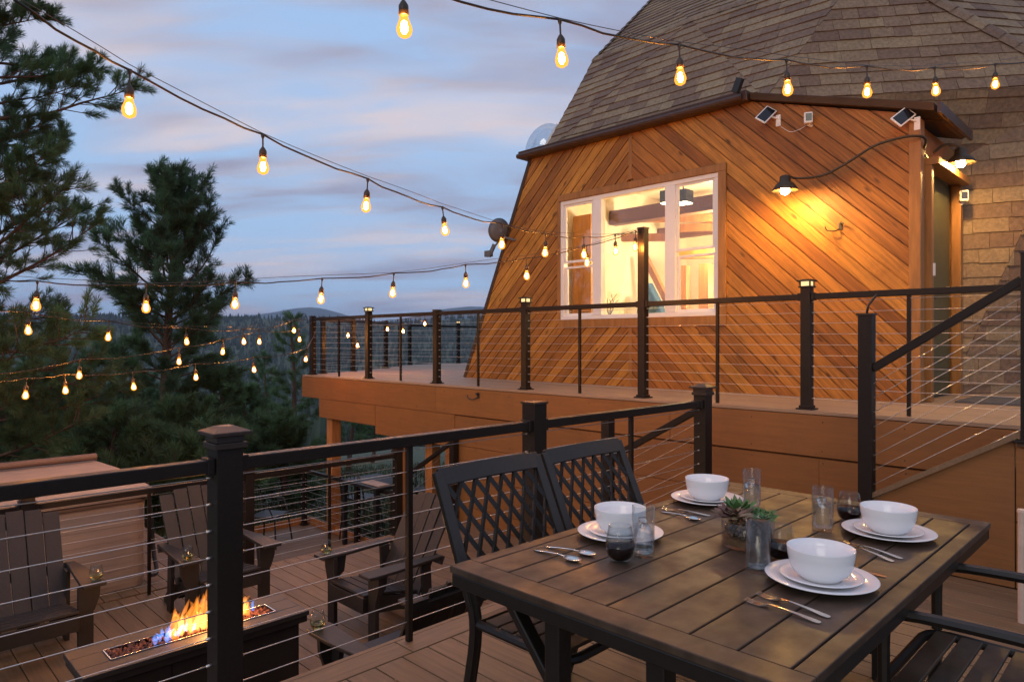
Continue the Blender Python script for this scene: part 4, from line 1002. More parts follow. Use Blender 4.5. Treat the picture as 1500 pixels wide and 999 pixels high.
# ------------------------------------------------------------------ fire-pit deck furniture
AG = 'dark slatted lounge chairs round the fire table'
def adirondack(label):
    t = thing('lounge_chair', label, 'chair', (0, 0, 0), AG)
    for s in (-1, 1):
        x = s * .30
        b = MB(); b.b2((x - .05, -.018, 0), (x + .05, .018, .553)); l = b.build('leg', M['adiron'], t, bevel=.004, world=False)
        b = MB(); b.prism([(.0185, .552), (.12, .552), (.10, .42), (.0185, .36)], x - .016, x + .016, 'x'); b.prism([(x - s * .045, .551), (x + s * .095, .551), (x + s * .09, .46), (x + s * .055, .36), (x + s * .0505, .36)], -.017, .017, 'y') ; b.build('arm_bracket', M['adiron'], t, world=False)
        x2 = s * .235; b = MB()
        top = [(-.05, .36), (.0, .375), (.30, .31), (.52, .235), (.72, .12), (.83, .02)]; bot = [(.80, .0), (.70, .0), (.62, .05), (.48, .13), (.28, .20), (.0, .235), (-.05, .25)]
        b.prism(top + bot, x2 - .015, x2 + .015, 'x'); b.build('side_rail', M['adiron'], t, bevel=.003, world=False)
        b = MB(); xa = s * .335
        b.prism([(xa - .075, -.11), (xa + .075, -.11), (xa + .085, -.06), (xa + .08, .15), (xa + .055, .40), (xa + .03, .62), (xa - .03, .62), (xa - .045, .40), (xa - .065, .15), (xa - .078, -.06)], .5535, .578, 'z')
        b.build('armrest', M['adiron'], t, bevel=.005, world=False)
        b = MB(); b.beam((s * .29, .53, .0), (s * .29, .50, .552), .03, .09, (0, 1, 0)); b.build('rear_leg', M['adiron'], t, bevel=.003, world=False)
    b = MB()
    y, z = -.055, .365
    for i in range(6):
        y1, z1 = y + .085, z - .0185 * (0.3 + .16 * i) * 1.25
        b.beam((-.25, (y + y1) / 2, (z + z1) / 2 + .018), (.25, (y + y1) / 2, (z + z1) / 2 + .018), .082, .02, (0, (z - z1) * 1.0, .085), r=random.random()); y, z = y1 + .007, z1
    b.b2((-.25, -.062, .25), (.25, -.051, .365)); b.build('seat', M['adiron'], t, bevel=.003, world=False)
    b = MB(); n = 5; 
    for i in range(n):
        x = (i - 2) * .112; xt = (i - 2) * .120
        b.beam((x, .43, .245), (xt, .80, 1.0 - .012 * (i - 2) ** 2), .105, .02, (0, 1, -.45), r=random.random(), w1=.112)
    b.build('backrest', M['adiron'], t, bevel=.003, world=False)
    b = MB(); b.beam((-.36, .625, .535), (.36, .625, .535), .07, .03, (0, 1, -.45)); b.beam((-.24, .475, .26), (.24, .475, .26), .06, .03, (0, 1, -.45)); b.beam((-.26, .775, .90), (.26, .775, .90), .06, .022, (0, 1, -.45)); b.b2((-.22, .53, .09), (.22, .56, .15)); b.build('cross_rail', M['adiron'], t, bevel=.003, world=False)
    return t
ad = adirondack('dark slatted lounge chair facing the fire table, behind the big railing post')
place(ad, (2.37, 5.72, ZF))
c2_ = copy_tree(ad); place(c2_, (1.02, 5.72, ZF), 0, 'dark slatted lounge chair at the left edge before the hot tub')
c3_ = copy_tree(ad); place(c3_, (2.93, 4.72, ZF), -PI / 2, 'dark slatted lounge chair seen side on, right of the fire table')
c4_ = copy_tree(ad); place(c4_, (2.47, 3.72, ZF), PI, 'dark slatted lounge chair seen from behind just below the dining deck')
ZA = ZF + .5785
GA = 'glasses of pale wine standing on lounge chair arms'
for (x, y, lab) in ((1.385, 5.70, 'stemless glass of pale wine on the arm of the leftmost lounge chair'), (2.03, 5.70, 'stemless glass of pale wine on the arm of the chair behind the big post'),
                    (2.90, 5.06, 'stemless glass of pale wine on the far arm of the side on chair'), (2.10, 3.77, 'stemless glass of pale wine on the arm nearest the dining deck')):
    stemless(lab, x, y, ZA, .040, M['amber'], .98, GA)
# fire table
fx0, fx1, fy0, fy1, fz = .97, 2.31, 4.26, 4.70, -.40
ft = thing('fire_table', 'long dark gas fire table with lava rock and flames', 'fire pit', ((fx0 + fx1) / 2, (fy0 + fy1) / 2, ZF))
sx0, sx1, sy0, sy1 = fx0 + .17, fx1 - .17, (fy0 + fy1) / 2 - .085, (fy0 + fy1) / 2 + .085
b = MB()
b.b2((fx0, fy0, fz - .03), (fx1, sy0, fz)); b.b2((fx0, sy1, fz - .03), (fx1, fy1, fz)); b.b2((fx0, sy0 + .001, fz - .03), (sx0, sy1 - .001, fz)); b.b2((sx1, sy0 + .001, fz - .03), (fx1, sy1 - .001, fz))
b.build('top', M['firetop'], ft, bevel=.003)
b = MB(); i_ = .05; b.b2((fx0 + i_, fy0 + i_, ZF), (fx1 - i_, fy1 - i_, fz - .075)); b.b2((fx0 + .01, fy0 + .01, fz - .075), (fx1 - .01, fy1 - .01, fz - .031))
for k in range(3):
    xa = fx0 + .08 + k * .40; b.b2((xa, fy0 + i_ - .008, ZF + .03), (xa + .385, fy0 + i_ - .001, fz - .09))
b.build('body', M['firebody'], ft, bevel=.003)
b = MB(); t_ = .008
b.b2((sx0, sy0, fz - .02), (sx1, sy0 + t_, fz + .006)); b.b2((sx0, sy1 - t_, fz - .02), (sx1, sy1, fz + .006)); b.b2((sx0, sy0 + t_, fz - .02), (sx0 + t_, sy1 - t_, fz + .006)); b.b2((sx1 - t_, sy0 + t_, fz - .02), (sx1, sy1 - t_, fz + .006)); b.build('burner_rim', M['steel'], ft)
b = MB()
for i in range(420):
    x = random.uniform(sx0 + .02, sx1 - .02); y = random.uniform(sy0 + .018, sy1 - .018); s = random.uniform(.010, .018)
    Mr = Matrix.Rotation(random.random() * 6, 3, 'X') @ Matrix.Rotation(random.random() * 6, 3, 'Z')
    vs = [Mr @ Vector((math.cos(a) * s * math.cos(e), math.sin(a) * s * math.cos(e), math.sin(e) * s)) * random.uniform(.7, 1.2) + Vector((x, y, fz - .012 + random.uniform(-.006, .014))) for e in (-.7, .7) for a in (0, 1.57, 3.14, 4.71)]
    b.add(vs, [(0, 1, 2, 3), (7, 6, 5, 4), (0, 4, 5, 1), (1, 5, 6, 2), (2, 6, 7, 3), (3, 7, 4, 0)], random.random())
b.build('lava_rock', M['rock'], ft)
def tongue(mb, x, y, z, h, w, lean=(0, 0), seed=0):
    rnd = random.Random(seed); pts = []; rad = []
    ph = rnd.random() * 6; n = 9
    for i in range(n + 1):
        t = i / n
        pts.append((x + lean[0] * t * t + math.sin(ph + t * 5) * w * .45 * t, y + lean[1] * t * t + math.cos(ph * 1.3 + t * 4) * w * .3 * t, z + h * t))
        rad.append(w * (.55 + 1.1 * t - .2 * t * t) * (1 - t) ** .8 + .0008 if t < 1 else .0008)
    mb.tube(pts, rad, 9)
fo, fy_, fb = MB(), MB(), MB()
fc = (sy0 + sy1) / 2
rn = random.Random(5)
for i in range(60):
    u = rn.random(); x = sx0 + (sx1 - sx0) * (.36 + .48 * u)
    env = .55 + .45 * math.sin(u * PI) 
    tongue(fo, x, fc + rn.uniform(-.05, .05), fz + .002, rn.uniform(.08, .26) * env, rn.uniform(.016, .038), (rn.uniform(-.02, .05), rn.uniform(-.02, .02)), i)
for i in range(40):
    u = rn.random(); x = sx0 + (sx1 - sx0) * (.40 + .44 * u)
    tongue(fy_, x, fc + rn.uniform(-.04, .04), fz + .004, rn.uniform(.05, .14), rn.uniform(.012, .026), (rn.uniform(-.02, .04), 0), 100 + i)
for i in range(26):
    u = rn.random(); x = sx0 + (sx1 - sx0) * (.24 + .22 * u if i < 19 else .3 + .6 * u)
    tongue(fb, x, fc + rn.uniform(-.06, .06), fz + .002, rn.uniform(.03, .085), rn.uniform(.010, .02), (rn.uniform(-.02, .03), 0), 200 + i)
fl = thing('flames', 'orange and blue gas flames rising from the fire table', 'fire', ((sx0 + sx1) / 2, fc, fz))
fo.build('orange_flame', M['fl_o'], fl, smooth=True); fy_.build('yellow_flame', M['fl_y'], fl, smooth=True); fb.build('blue_flame', M['fl_b'], fl, smooth=True)
point('fire_light', (sx0 + (sx1 - sx0) * .62, fc, fz + .18), 20, (1, .42, .12), .10)
# hot tub
hx0, hx1, hy0, hy1 = -.25, 2.16, 7.12, 9.2
ht = thing('hot_tub', 'tan hot tub with a folded brown vinyl cover behind the left chairs', 'hot tub', ((hx0 + hx1) / 2, (hy0 + hy1) / 2, ZF))
def rrect(x0, x1, y0, y1, r, n=5):
    P = []
    for cx, cy, a0 in ((x1 - r, y1 - r, 0), (x0 + r, y1 - r, 90), (x0 + r, y0 + r, 180), (x1 - r, y0 + r, 270)):
        for k in range(n + 1):
            a = math.radians(a0 + 90 * k / n); P.append((cx + r * math.cos(a), cy + r * math.sin(a)))
    return P
b = MB(); b.prism(rrect(hx0, hx1, hy0, hy1, .12), ZF + .004, -.10, 'z', r=.4)
z = ZF + .05
while z < -.14:
    b.prism(rrect(hx0 - .006, hx1 + .006, hy0 - .006, hy1 + .006, .125), z, z + .134, 'z', r=random.random()); z += .137
b.build('panel', M['tub'], ht)
b = MB(); b.prism(rrect(hx0 - .03, hx1 + .03, hy0 - .03, hy1 + .03, .14), -.099, -.062, 'z'); b.build('rim', M['coverdk'], ht, bevel=.01)
b = MB(); my = (hy0 + hy1) / 2
b.add([(hx0 - .04, hy0 - .05, -.06), (hx1 + .04, hy0 - .05, -.06), (hx1 + .04, hy1 + .05, -.06), (hx0 - .04, hy1 + .05, -.06), (hx0 - .04, hy0 - .05, .035), (hx1 + .04, hy0 - .05, .035), (hx1 + .04, hy1 + .05, .035), (hx0 - .04, hy1 + .05, .035), (hx0 - .04, my, .075), (hx1 + .04, my, .075), (hx0 - .04, my, -.06), (hx1 + .04, my, -.06)],
      [(0, 1, 5, 4), (3, 7, 6, 2), (4, 5, 9, 8), (8, 9, 6, 7), (0, 4, 8, 7, 3, 10), (1, 11, 2, 6, 9, 5), (0, 10, 11, 1), (10, 3, 2, 11)]); b.build('cover', M['cover'], ht, bevel=.02)
b = MB(); b.tube([(hx0, hy1 - .25, .10), (hx1 + .02, hy1 - .25, .10)], .04, 14); b.build('cover_roll', M['coverdk'], ht, smooth=False, bevel=.01)
b = MB(); b.tube(spline([(hx1 + .10, hy0 + .35, .05), (hx1 + .12, hy0 + .28, -.3), (hx1 + .12, hy0 + .2, -.66), (hx1 + .1, hy0 + .05, -.82), (hx1 + .0, hy0 - .08, -.80)]), .02, 8); b.tube([(hx1 + .10, hy0 + .35, .05), (hx1 - .1, hy0 + .35, .13)], .02, 8); b.build('cover_lifter', M['black'], ht, smooth=True)
# patio furniture under the deck
def bistro(label, loc, rz, tall=0.0):
    t = thing('patio_chair', label, 'chair', loc); t.rotation_euler = (0, 0, rz); zs = .45 + tall
    b = MB(); b.b2((-.22, -.22, zs), (.22, .22, zs + .03)); b.build('seat', M['black'], t, bevel=.01, world=False)
    for sx in (-1, 1):
        for sy in (-1, 1):
            b = MB(); b.tube([(sx * .25, sy * .25, 0), (sx * .2, sy * .2, zs)], .014, 6); b.build('leg', M['black'], t, world=False)
    b = MB()
    arc = [(-.22, .22, zs), (-.22, .27, zs + .28)] + [(.22 * math.cos(a), .29, zs + .30 + .16 * math.sin(a)) for a in [PI - k * PI / 8 for k in range(9)]] + [(.22, .27, zs + .28), (.22, .22, zs)]
    b.tube(arc, .014, 6)
    for k in range(1, 6):
        x = -.22 + k * .073; b.tube([(x, .24, zs + .03), (x, .29, zs + .30 + .16 * math.sin(math.acos(max(-1, min(1, x / .22)))))], .007, 5)
    b.build('backrest', M['black'], t, world=False)
    b = MB()
    for s in (-1, 1): b.tube([(s * .23, .26, zs + .22), (s * .25, -.1, zs + .23), (s * .22, -.2, zs)], .012, 6)
    b.build('armrest', M['black'], t, world=False)
    return t
p = onZ(395, 797, ZP); bistro('black metal patio chair beyond the railing left of the timber post', (p.x, p.y, ZP), .6)
p = onZ(552, 800, ZP); 
bt = thing('bar_table', 'dark bar table under the raised deck with a pale tray on it', 'table', (p.x, p.y, ZP))
b = MB(); b.b2((p.x - .35, p.y - .5, ZP + .98), (p.x + .35, p.y + .5, ZP + 1.02)); b.build('tabletop', M['black'], bt)
for sx in (-.3, .3):
    for sy in (-.44, .44):
        b = MB(); b.b2((p.x + sx - .03, p.y + sy - .03, ZP), (p.x + sx + .03, p.y + sy + .03, ZP + .98)); b.build('leg', M['black'], bt)
b = MB(); b.b2((p.x - .25, p.y - .42, ZP + 1.022), (p.x - .05, p.y + .05, ZP + 1.035)); tag(b.build('tray', M['pale']), 'pale tray lying on the bar table under the deck', 'tray')
for (px, py, lab, rz) in ((530, 788, 'tall black bar chair left of the bar table under the deck', 1.9), (625, 775, 'black chair with curved back rails between the timber posts', -.8)):
    q = onZ(px, py, ZP); bistro(lab, (q.x, q.y, ZP), rz, .2)
# slim pale post at the right edge
p = onZ(1497, 912, 0); b = MB(); b.tube([(p.x, p.y, .0), (p.x, p.y, .56)], .018, 12); b.lathe([(.022, .56), (.02, .575), (0, .58)], (p.x, p.y, 0), 12)
tag(b.build('bollard', M['pale'], smooth=False), 'slim pale post standing on the deck at the right edge', 'post')

# ------------------------------------------------------------------ string lights
GS = 'strings of warm bulbs over the decks'
def string_light(label, bulbs, start=None, end=None, s=1.0, hang=.155, wob=.012, guide=True):
    """bulbs: (px, py of bulb centre, distance)"""
    B = [W(*q) for q in bulbs]
    root = thing('string_light', label, 'string lights', B[0], GS)
    anchors = [p + Vector((0, 0, hang * s)) for p in B]
    path = ([Vector(start)] if start is not None else []) + anchors + ([Vector(end)] if end is not None else [])
    # cable: droops a little between the anchors
    pts = []
    for i in range(len(path) - 1):
        a, c = path[i], path[i + 1]; dr = (c - a).length * .028
        for k in range(6):
            t = k / 6; pts.append(a.lerp(c, t) - Vector((0, 0, 4 * t * (1 - t) * dr)) + Vector((random.uniform(-1, 1), random.uniform(-1, 1), random.uniform(-1, 1))) * wob * (1 if 0 < k else 0) * .4)
    pts.append(path[-1])
    b = MB(); b.tube(pts, .0050 * s, 6); b.build('cord', M['wire'], root, smooth=True)
    if guide:
        g = []
        for i in range(len(path) - 1):
            a, c = path[i], path[i + 1]
            for k in range(4): g.append(a.lerp(c, k / 4) + Vector((0, 0, .014 + .010 * math.sin((i + k / 4) * 2.1))))
        g.append(path[-1]); b = MB(); b.tube(g, .0019 * s, 5); b.build('guide_wire', M['steelwire'], root, smooth=True)
    for p, a in zip(B, anchors):
        b = MB(); Mt = Matrix.Rotation(random.uniform(-.09, .09), 3, 'X') @ Matrix.Rotation(random.uniform(-.09, .09), 3, 'Y'); tv = Vector((0, 0, .157 * s)); p = p + tv - Mt @ tv
        b.lathe([(.004, .155), (.011, .160), (.011, .148), (.0045, .135), (.0045, .098), (.010, .090), (.0185, .074), (.0195, .040), (.018, .036), (0, .036)] if False else [(.004 * s, .160 * s), (.010 * s, .157 * s), (.009 * s, .143 * s), (.0042 * s, .132 * s), (.0042 * s, .092 * s), (.010 * s, .085 * s), (.0185 * s, .070 * s), (.0195 * s, .036 * s), (.0001, .034 * s)], (p.x, p.y, p.z), 12, Mt)
        so_ = b.build('socket', M['socket'], root, smooth=True)
        b = MB(); b.lathe([(.0145 * s, .034 * s), (.0175 * s, .02 * s), (.028 * s, -.008 * s), (.030 * s, -.022 * s), (.024 * s, -.040 * s), (.010 * s, -.049 * s), (.0001, -.050 * s)], (p.x, p.y, p.z), 10, Mt)
        b.build('bulb', M['bulb'], so_, smooth=True)
        b = MB(); b.lathe([(0, .016 * s), (.009 * s, .010 * s), (.0135 * s, -.010 * s), (.0125 * s, -.024 * s), (.006 * s, -.033 * s), (0, -.035 * s)], (p.x, p.y, p.z), 8, Mt)
        b.build('filament', M['filament'], so_, smooth=True)
    return root
POLE = Vector((FX, 3.986, ZU + .985 + .72))
string_light('string of bulbs sloping from the upper left corner down to the tall railing pole', [(190, 157, 2.9), (385, 242, 3.5), (539, 300, 4.15), (648, 336, 4.85), (736, 357, 5.5), (800, 369, 5.95), (855, 372, 6.4), (901, 367, 6.75)],
             W(20, 0, 2.45), POLE)
string_light('string of bulbs crossing in front of the shingled dome at the top', [(590, 37, 2.55), (820, 82, 2.95), (995, 112, 3.4), (1152, 128, 3.9), (1270, 133, 4.4), (1369, 131, 4.9), (1458, 123, 5.4)],
             W(300, -60, 2.3), W(1560, 75, 6.1))
string_light('long level string of bulbs from the left edge to the tall railing pole', [(55, 446, 4.6), (214, 449, 4.85), (345, 444, 5.1), (472, 437, 5.4), (577, 428, 5.7), (682, 414, 6.0), (771, 403, 6.3), (859, 384, 6.65), (931, 361, 6.9)],
             W(-120, 400, 4.3), POLE + Vector((0, 0, -.05)))
string_light('string of bulbs over the trees ending at the deck corner post', [(40, 483, 6.0), (160, 493, 6.9), (272, 500, 7.9), (356, 500, 8.9), (431, 484, 10.6)],
             W(-100, 440, 5.2), (FX, 10.73, ZU + .99))
string_light('lower string of bulbs before the dark pines rising right', [(-6, 573, 6.3), (117, 549, 7.0), (262, 529, 8.1), (327, 515, 8.8), (379, 500, 9.5), (438, 497, 10.8)],
             W(-140, 560, 5.6), (FX, 10.70, ZU + .93), guide=False)
string_light('lowest string of bulbs before the dark pines', [(39, 578, 6.6), (95, 571, 7.0), (194, 566, 7.6), (286, 552, 8.3), (371, 541, 9.2), (449, 526, 10.4)],
             W(-100, 560, 5.8), (FX + .05, 10.6, ZU + .9), guide=False)
string_light('distant string of bulbs behind the upper deck railing', [(510, 491, 12.2), (567, 482, 12.6), (622, 474, 13.0)], (6.2, 10.95, ZU + .97), W(650, 455, 13.2), guide=False)
string_light('short distant string of bulbs low behind the upper deck railing', [(524, 506, 12.0), (590, 485, 12.8)], (6.2, 10.95, ZU + .85), W(655, 462, 13.4), guide=False)

# ------------------------------------------------------------------ terrain
fwd = Vector((1, 1, 0)) / R2
def ground(x, y):
    d = math.hypot(x, y); c = (x + y) / R2; l = (x - y) / R2
    z = -2.05
    if d > 13: z -= (min(d, 45) - 13) * .13
    if d > 45: z -= (min(d, 560) - 45) * .155
    # far side of the valley
    if d > 560:
        z += (min(d, 1500) - 560) * .135 + 0
    if d > 1500: z -= (d - 1500) * .03
    amp = min(d / 25, 1) * .25 + max(0, min((d - 60) / 500, 1)) * 16
    sc_ = 9 if d < 80 else 210
    z += amp * mnoise.noise((x / sc_, y / sc_, 3.1)) + (max(0, min((d - 60) / 500, 1)) * 5 * mnoise.noise((x / 60, y / 60, 9)))
    return z
b = MB(); rads = [0, 3, 6, 9, 12, 15, 18, 22, 26, 31, 38, 46, 60, 80, 110, 150, 200, 270, 350, 450, 560, 640, 720, 800, 900, 1000, 1100, 1200, 1300, 1400, 1500, 1600, 1900, 2600, 4000, 7000, 12000]
na = 144
vs = [(0, 0, ground(.1, .1))]
for r in rads[1:]:
    for k in range(na):
        a = 2 * PI * k / na; x, y = r * math.cos(a), r * math.sin(a); vs.append((x, y, ground(x, y)))
fs = [(0, 1 + k, 1 + (k + 1) % na) for k in range(na)]
for i in range(len(rads) - 2):
    o = 1 + i * na
    for k in range(na): fs.append((o + k, o + na + k, o + na + (k + 1) % na, o + (k + 1) % na))
b.add(vs, fs); struct('hillside', b, M['grass'], smooth=True)
# mountains beyond
def ridge(name, dist, prof, depth, seed, m):
    b = MB(); vs = []; n = 160; rows = 10
    for j in range(rows + 1):
        t = j / rows
        for i in range(n + 1):
            k = -1.25 + 2.5 * i / n
            d = dist + depth * (t - .5); x = (d + k * d) / R2; y = (d - k * d) / R2
            hgt = prof(k); sh = math.sin(min(1, t * 2) * PI / 2) if t <= .5 else math.cos((t - .5) * PI)
            z = -150 + (hgt + 150) * max(0, sh) + 30 * (dist / 5000) * mnoise.noise((x / 600, y / 600, seed)) * sh + 8 * mnoise.noise((x / 120, y / 120, seed)) * sh
            vs.append((x, y, z))
    fs = [(j * (n + 1) + i, j * (n + 1) + i + 1, (j + 1) * (n + 1) + i + 1, (j + 1) * (n + 1) + i) for j in range(rows) for i in range(n)]
    b.add(vs, fs); return struct(name, b, m, smooth=True)
ridge('mountain', 6500, lambda k: 240 + 90 * math.exp(-((k + .05) / .10) ** 2) + 70 * math.exp(-((k + .30) / .07) ** 2) - 70 * math.exp(-((k + .19) / .05) ** 2), 2500, 4, M['mount'])
ridge('hills', 2600, lambda k: 62 + 14 * math.sin(k * 9 + 1) + 30 * math.exp(-((k + .22) / .05) ** 2), 900, 8, M['mount'])
# distant conifers of the far slope: nobody could count them
rs = np.random.RandomState(3); b = MB()
for i in range(9000):
    k = rs.uniform(-.85, -.02); d = 150 + 1400 * rs.rand() ** .7
    x, y = (d + k * d) / R2, (d - k * d) / R2; h = rs.uniform(7, 15); w = h * rs.uniform(.15, .24); z = ground(x, y) - .8
    n = 5; a0 = rs.rand() * 6; vs = [(x, y, z + h)]
    for (rr, zz) in ((w, .12), (w * .72, .52)):
        for q in range(n):
            a = a0 + 2 * PI * q / n; j = rs.uniform(.75, 1.2); vs.append((x + rr * j * math.cos(a), y + rr * j * math.sin(a), z + h * zz))
    fs = [(0, 6 + q, 6 + (q + 1) % n) for q in range(n)] + [(6 + q, 1 + q, 1 + (q + 1) % n, 6 + (q + 1) % n) for q in range(n)]
    b.add(vs, fs, rs.rand())
tag(b.build('far_forest', M['forest'], fixn=False), 'distant dark conifer forest on the far slope of the valley', 'forest', kind='stuff')

# ------------------------------------------------------------------ pines
def fast_mesh(name, V_, F_, rnd, m, parent):
    me = bpy.data.meshes.new(name); nv, nf = len(V_), len(F_)
    me.vertices.add(nv); me.vertices.foreach_set('co', V_.astype(np.float32).ravel())
    me.loops.add(nf * 3); me.loops.foreach_set('vertex_index', F_.astype(np.int32).ravel())
    me.polygons.add(nf); me.polygons.foreach_set('loop_start', np.arange(0, nf * 3, 3, dtype=np.int32))
    me.update(calc_edges=True)
    at = me.attributes.new('rnd', 'FLOAT', 'FACE'); at.data.foreach_set('value', rnd.astype(np.float32))
    me.materials.append(m); o = bpy.data.objects.new(name, me); COL.objects.link(o); o.parent = parent; return o
def pine(label, base, H, R, cb, seed, nbr=60, ntuft=9, nneed=34, nlen=.15, nw=.008, lean=(0, 0), tr=.16, dropout=0.0, m='needle', view=None, cat='pine tree', group=None, power=.8, top=.35, up=0.0, rounded=False):
    rs = np.random.RandomState(seed); base = Vector(base)
    root = thing('pine_tree', label, cat, base, group)
    tb_ = MB(); tp = []
    for i in range(9):
        t = i / 8; tp.append(Vector((lean[0] * t + .12 * math.sin(t * 5 + seed), lean[1] * t + .12 * math.cos(t * 4 + seed) - .12, H * t)))
    tb_.tube(tp, [tr * (1 - .9 * i / 8) + .01 for i in range(9)], 9)
    T = []; Dd = []; Rn = []
    br = MB()
    for i in range(nbr):
        t = (i + rs.rand()) / nbr; hz = cb + (H - cb) * t
        if rs.rand() < dropout: continue
        prof = (1 - t) ** power * (1 - top) + top * (1 - t) ** .3
        if rounded: prof = (1 - t ** 4) ** .62 * (.72 + .28 * min(1, t * 3))
        elif t < .15: prof *= .7 + 2 * t
        L_ = R * prof * rs.uniform(.55, 1.15) + .12
        az = i * 2.4 + rs.uniform(-.5, .5)
        f = hz / H * 8; k = min(int(f), 7); o = tp[k].lerp(tp[k + 1], f - k)
        el = rs.uniform(-.25, .35) + .5 * t + up * (.3 + t)
        d0 = Vector((math.cos(az) * math.cos(el), math.sin(az) * math.cos(el), math.sin(el)))
        P = [o]; d = d0.copy(); n = 6
        for s_ in range(n):
            d = (d + Vector((rs.uniform(-.18, .18), rs.uniform(-.18, .18), rs.uniform(-.05, .16)))).normalized(); P.append(P[-1] + d * L_ / n)
        br.tube(P, [max(.035 * (L_ / 2.2) * (1 - j / (n + .5)), .005) for j in range(n + 1)], 5, cap=False)
        rn = rs.rand()
        tips = [(P[-1], d, 1.0)]
        ns_ = max(2, int(ntuft * L_ / R))
        for s_ in range(ns_):
            u = .3 + .68 * (s_ + rs.rand()) / ns_; g = u * n; kk = min(int(g), n - 1); q = P[kk].lerp(P[kk + 1], g - kk); dd = (P[kk + 1] - P[kk]).normalized()
            sd = Vector(rs.normal(size=3)); sd = (sd - dd * sd.dot(dd)).normalized(); tw = (dd * .75 + sd * .8 + Vector((0, 0, .35))).normalized()
            ln = L_ * rs.uniform(.10, .30) * (1.15 - .5 * u); e = q + tw * ln
            br.tube([q, q.lerp(e, .5) - Vector((0, 0, .01)), e], [.008, .006, .004], 4, cap=False)
            tips.append((e, tw, 1.0))
            if rs.rand() < .7:
                sd2 = Vector(rs.normal(size=3)).normalized(); e2 = q.lerp(e, .55) + (tw + sd2 * .8).normalized() * ln * .45; br.tube([q.lerp(e, .5), e2], [.005, .003], 4, cap=False); tips.append((e2, (e2 - q).normalized(), .85))
        for (p, dd, sc_) in tips: T.append(tuple(p)); Dd.append(tuple(dd)); Rn.append(rn * .5 + rs.rand() * .5)
    # leader tuft
    T.append(tuple(tp[-1])); Dd.append((0, 0, 1)); Rn.append(.5)
    tb_.build('trunk', M['bark'], root, world=False, smooth=True, fixn=False); br.build('branches', M['bark'], root, world=False, smooth=True, fixn=False)
    T = np.array(T); Dd = np.array(Dd); Rn = np.array(Rn); nt_ = len(T); K = nneed
    rep = lambda a: np.repeat(a, K, axis=0)
    t_, d_, r_ = rep(T), rep(Dd), rep(Rn); M_ = len(t_)
    back = rs.rand(M_, 1) * nlen * 1.5
    rv = rs.normal(size=(M_, 3)); rv -= d_ * (rv * d_).sum(1, keepdims=True); rv /= np.linalg.norm(rv, axis=1, keepdims=True) + 1e-9
    sp = rs.uniform(.3, 1.0, (M_, 1)); nd = d_ * np.cos(sp) + rv * np.sin(sp); nd[:, 2] += .08; nd /= np.linalg.norm(nd, axis=1, keepdims=True)
    o_ = t_ - d_ * back; ln = nlen * rs.uniform(.7, 1.1, (M_, 1))
    w_ = np.cross(nd, rs.normal(size=(M_, 3))); w_ /= np.linalg.norm(w_, axis=1, keepdims=True) + 1e-9; w_ *= nw / 2
    mid = o_ + nd * ln * .5
    tip = o_ + nd * ln
    Vv = np.empty((M_ * 4, 3)); Vv[0::4] = o_; Vv[1::4] = mid + w_; Vv[2::4] = tip; Vv[3::4] = mid - w_
    i0 = np.arange(M_) * 4; Ff = np.empty((M_ * 2, 3), int); Ff[0::2] = np.stack([i0, i0 + 1, i0 + 2], 1); Ff[1::2] = np.stack([i0, i0 + 2, i0 + 3], 1)
    fast_mesh('crown', Vv, Ff, np.repeat(r_, 2), M[m], root)
    return root
def gz(x, y): return ground(x, y) - .1
def at(px, d): 
    p = W(px, 500, d); return (p.x, p.y, gz(p.x, p.y))
p = at(-85, 9.8); pine('large near ponderosa pine with open branches cut by the left edge', p, 12.5, 2.6, 1.2, 11, nbr=135, ntuft=26, nneed=120, nlen=.135, nw=.0066, tr=.2, power=.25, top=.6)
p = at(247, 16.5); pine('full rounded pine with bare lower trunk standing left of the deck corner', p, 5.1 - p[2], 1.95, 3.0, 22, nbr=84, ntuft=17, nneed=64, nlen=.19, nw=.0115, tr=.17, m='needle2', up=.45, rounded=True)
UND = [(20, 13.5, 560, 1.9, 'broad dark pine low at the left edge beyond the hot tub', 31, 'needle2'), (95, 17, 540, 2.1, 'dark pine between the big left pine and the round pine', 32, 'needle2'), (170, 13, 610, 1.8, 'low bushy pine right behind the hot tub cover', 33, 'needle'),
       (262, 15, 600, 1.9, 'low bushy pine at the foot of the round pine', 34, 'needle'), (318, 17.5, 545, 1.7, 'mid green pine right of the round pine trunk', 35, 'needle'), (352, 21, 575, 1.5, 'small pine left of the slender pine', 36, 'needle'),
       (425, 24, 462, 1.5, 'slender open pine showing against the blue valley beside the deck corner', 37, 'needle'), (388, 27, 520, 1.5, 'narrow pine behind the bulbs left of the slender pine', 38, 'needle2'), (-50, 20, 470, 2.5, 'tall dark pine mostly behind the big left pine', 39, 'needle2'),
       (60, 26, 500, 2.4, 'distant dark pine seen through the lowest bulbs', 40, 'needle2'), (150, 26, 495, 2.2, 'distant dark pine left of the round pine trunk', 41, 'needle2'), (205, 21, 560, 2.0, 'dense pine just left of the round pine trunk', 42, 'needle2'), (408, 17, 615, 1.4, 'bushy light green pine low beside the orange timber post', 45, 'needle'), (300, 13.5, 640, 1.5, 'lowest bushy pine right behind the big railing post cap', 46, 'needle'),
       (512, 30, 560, 1.5, 'small pine seen below the raised deck beside the timber post', 43, 'needle'), (545, 40, 600, 1.5, 'small far pine seen under the raised deck fascia', 44, 'needle')]
for (px, d, ty, R_, lab, sd, mm_) in UND:
    p = at(px, d); H = EYE - (ty - 500) / F * d - p[2]
    slender = sd in (37, 38, 43, 44)
    pine(lab, p, H, R_ * (.8 if slender else 1.0), H * (.28 if slender else .08), sd, nbr=34 if slender else 64, ntuft=9 if slender else 14, nneed=30 if slender else 44, nlen=.21, nw=.014, tr=.12, m=mm_, power=.6, top=.25)
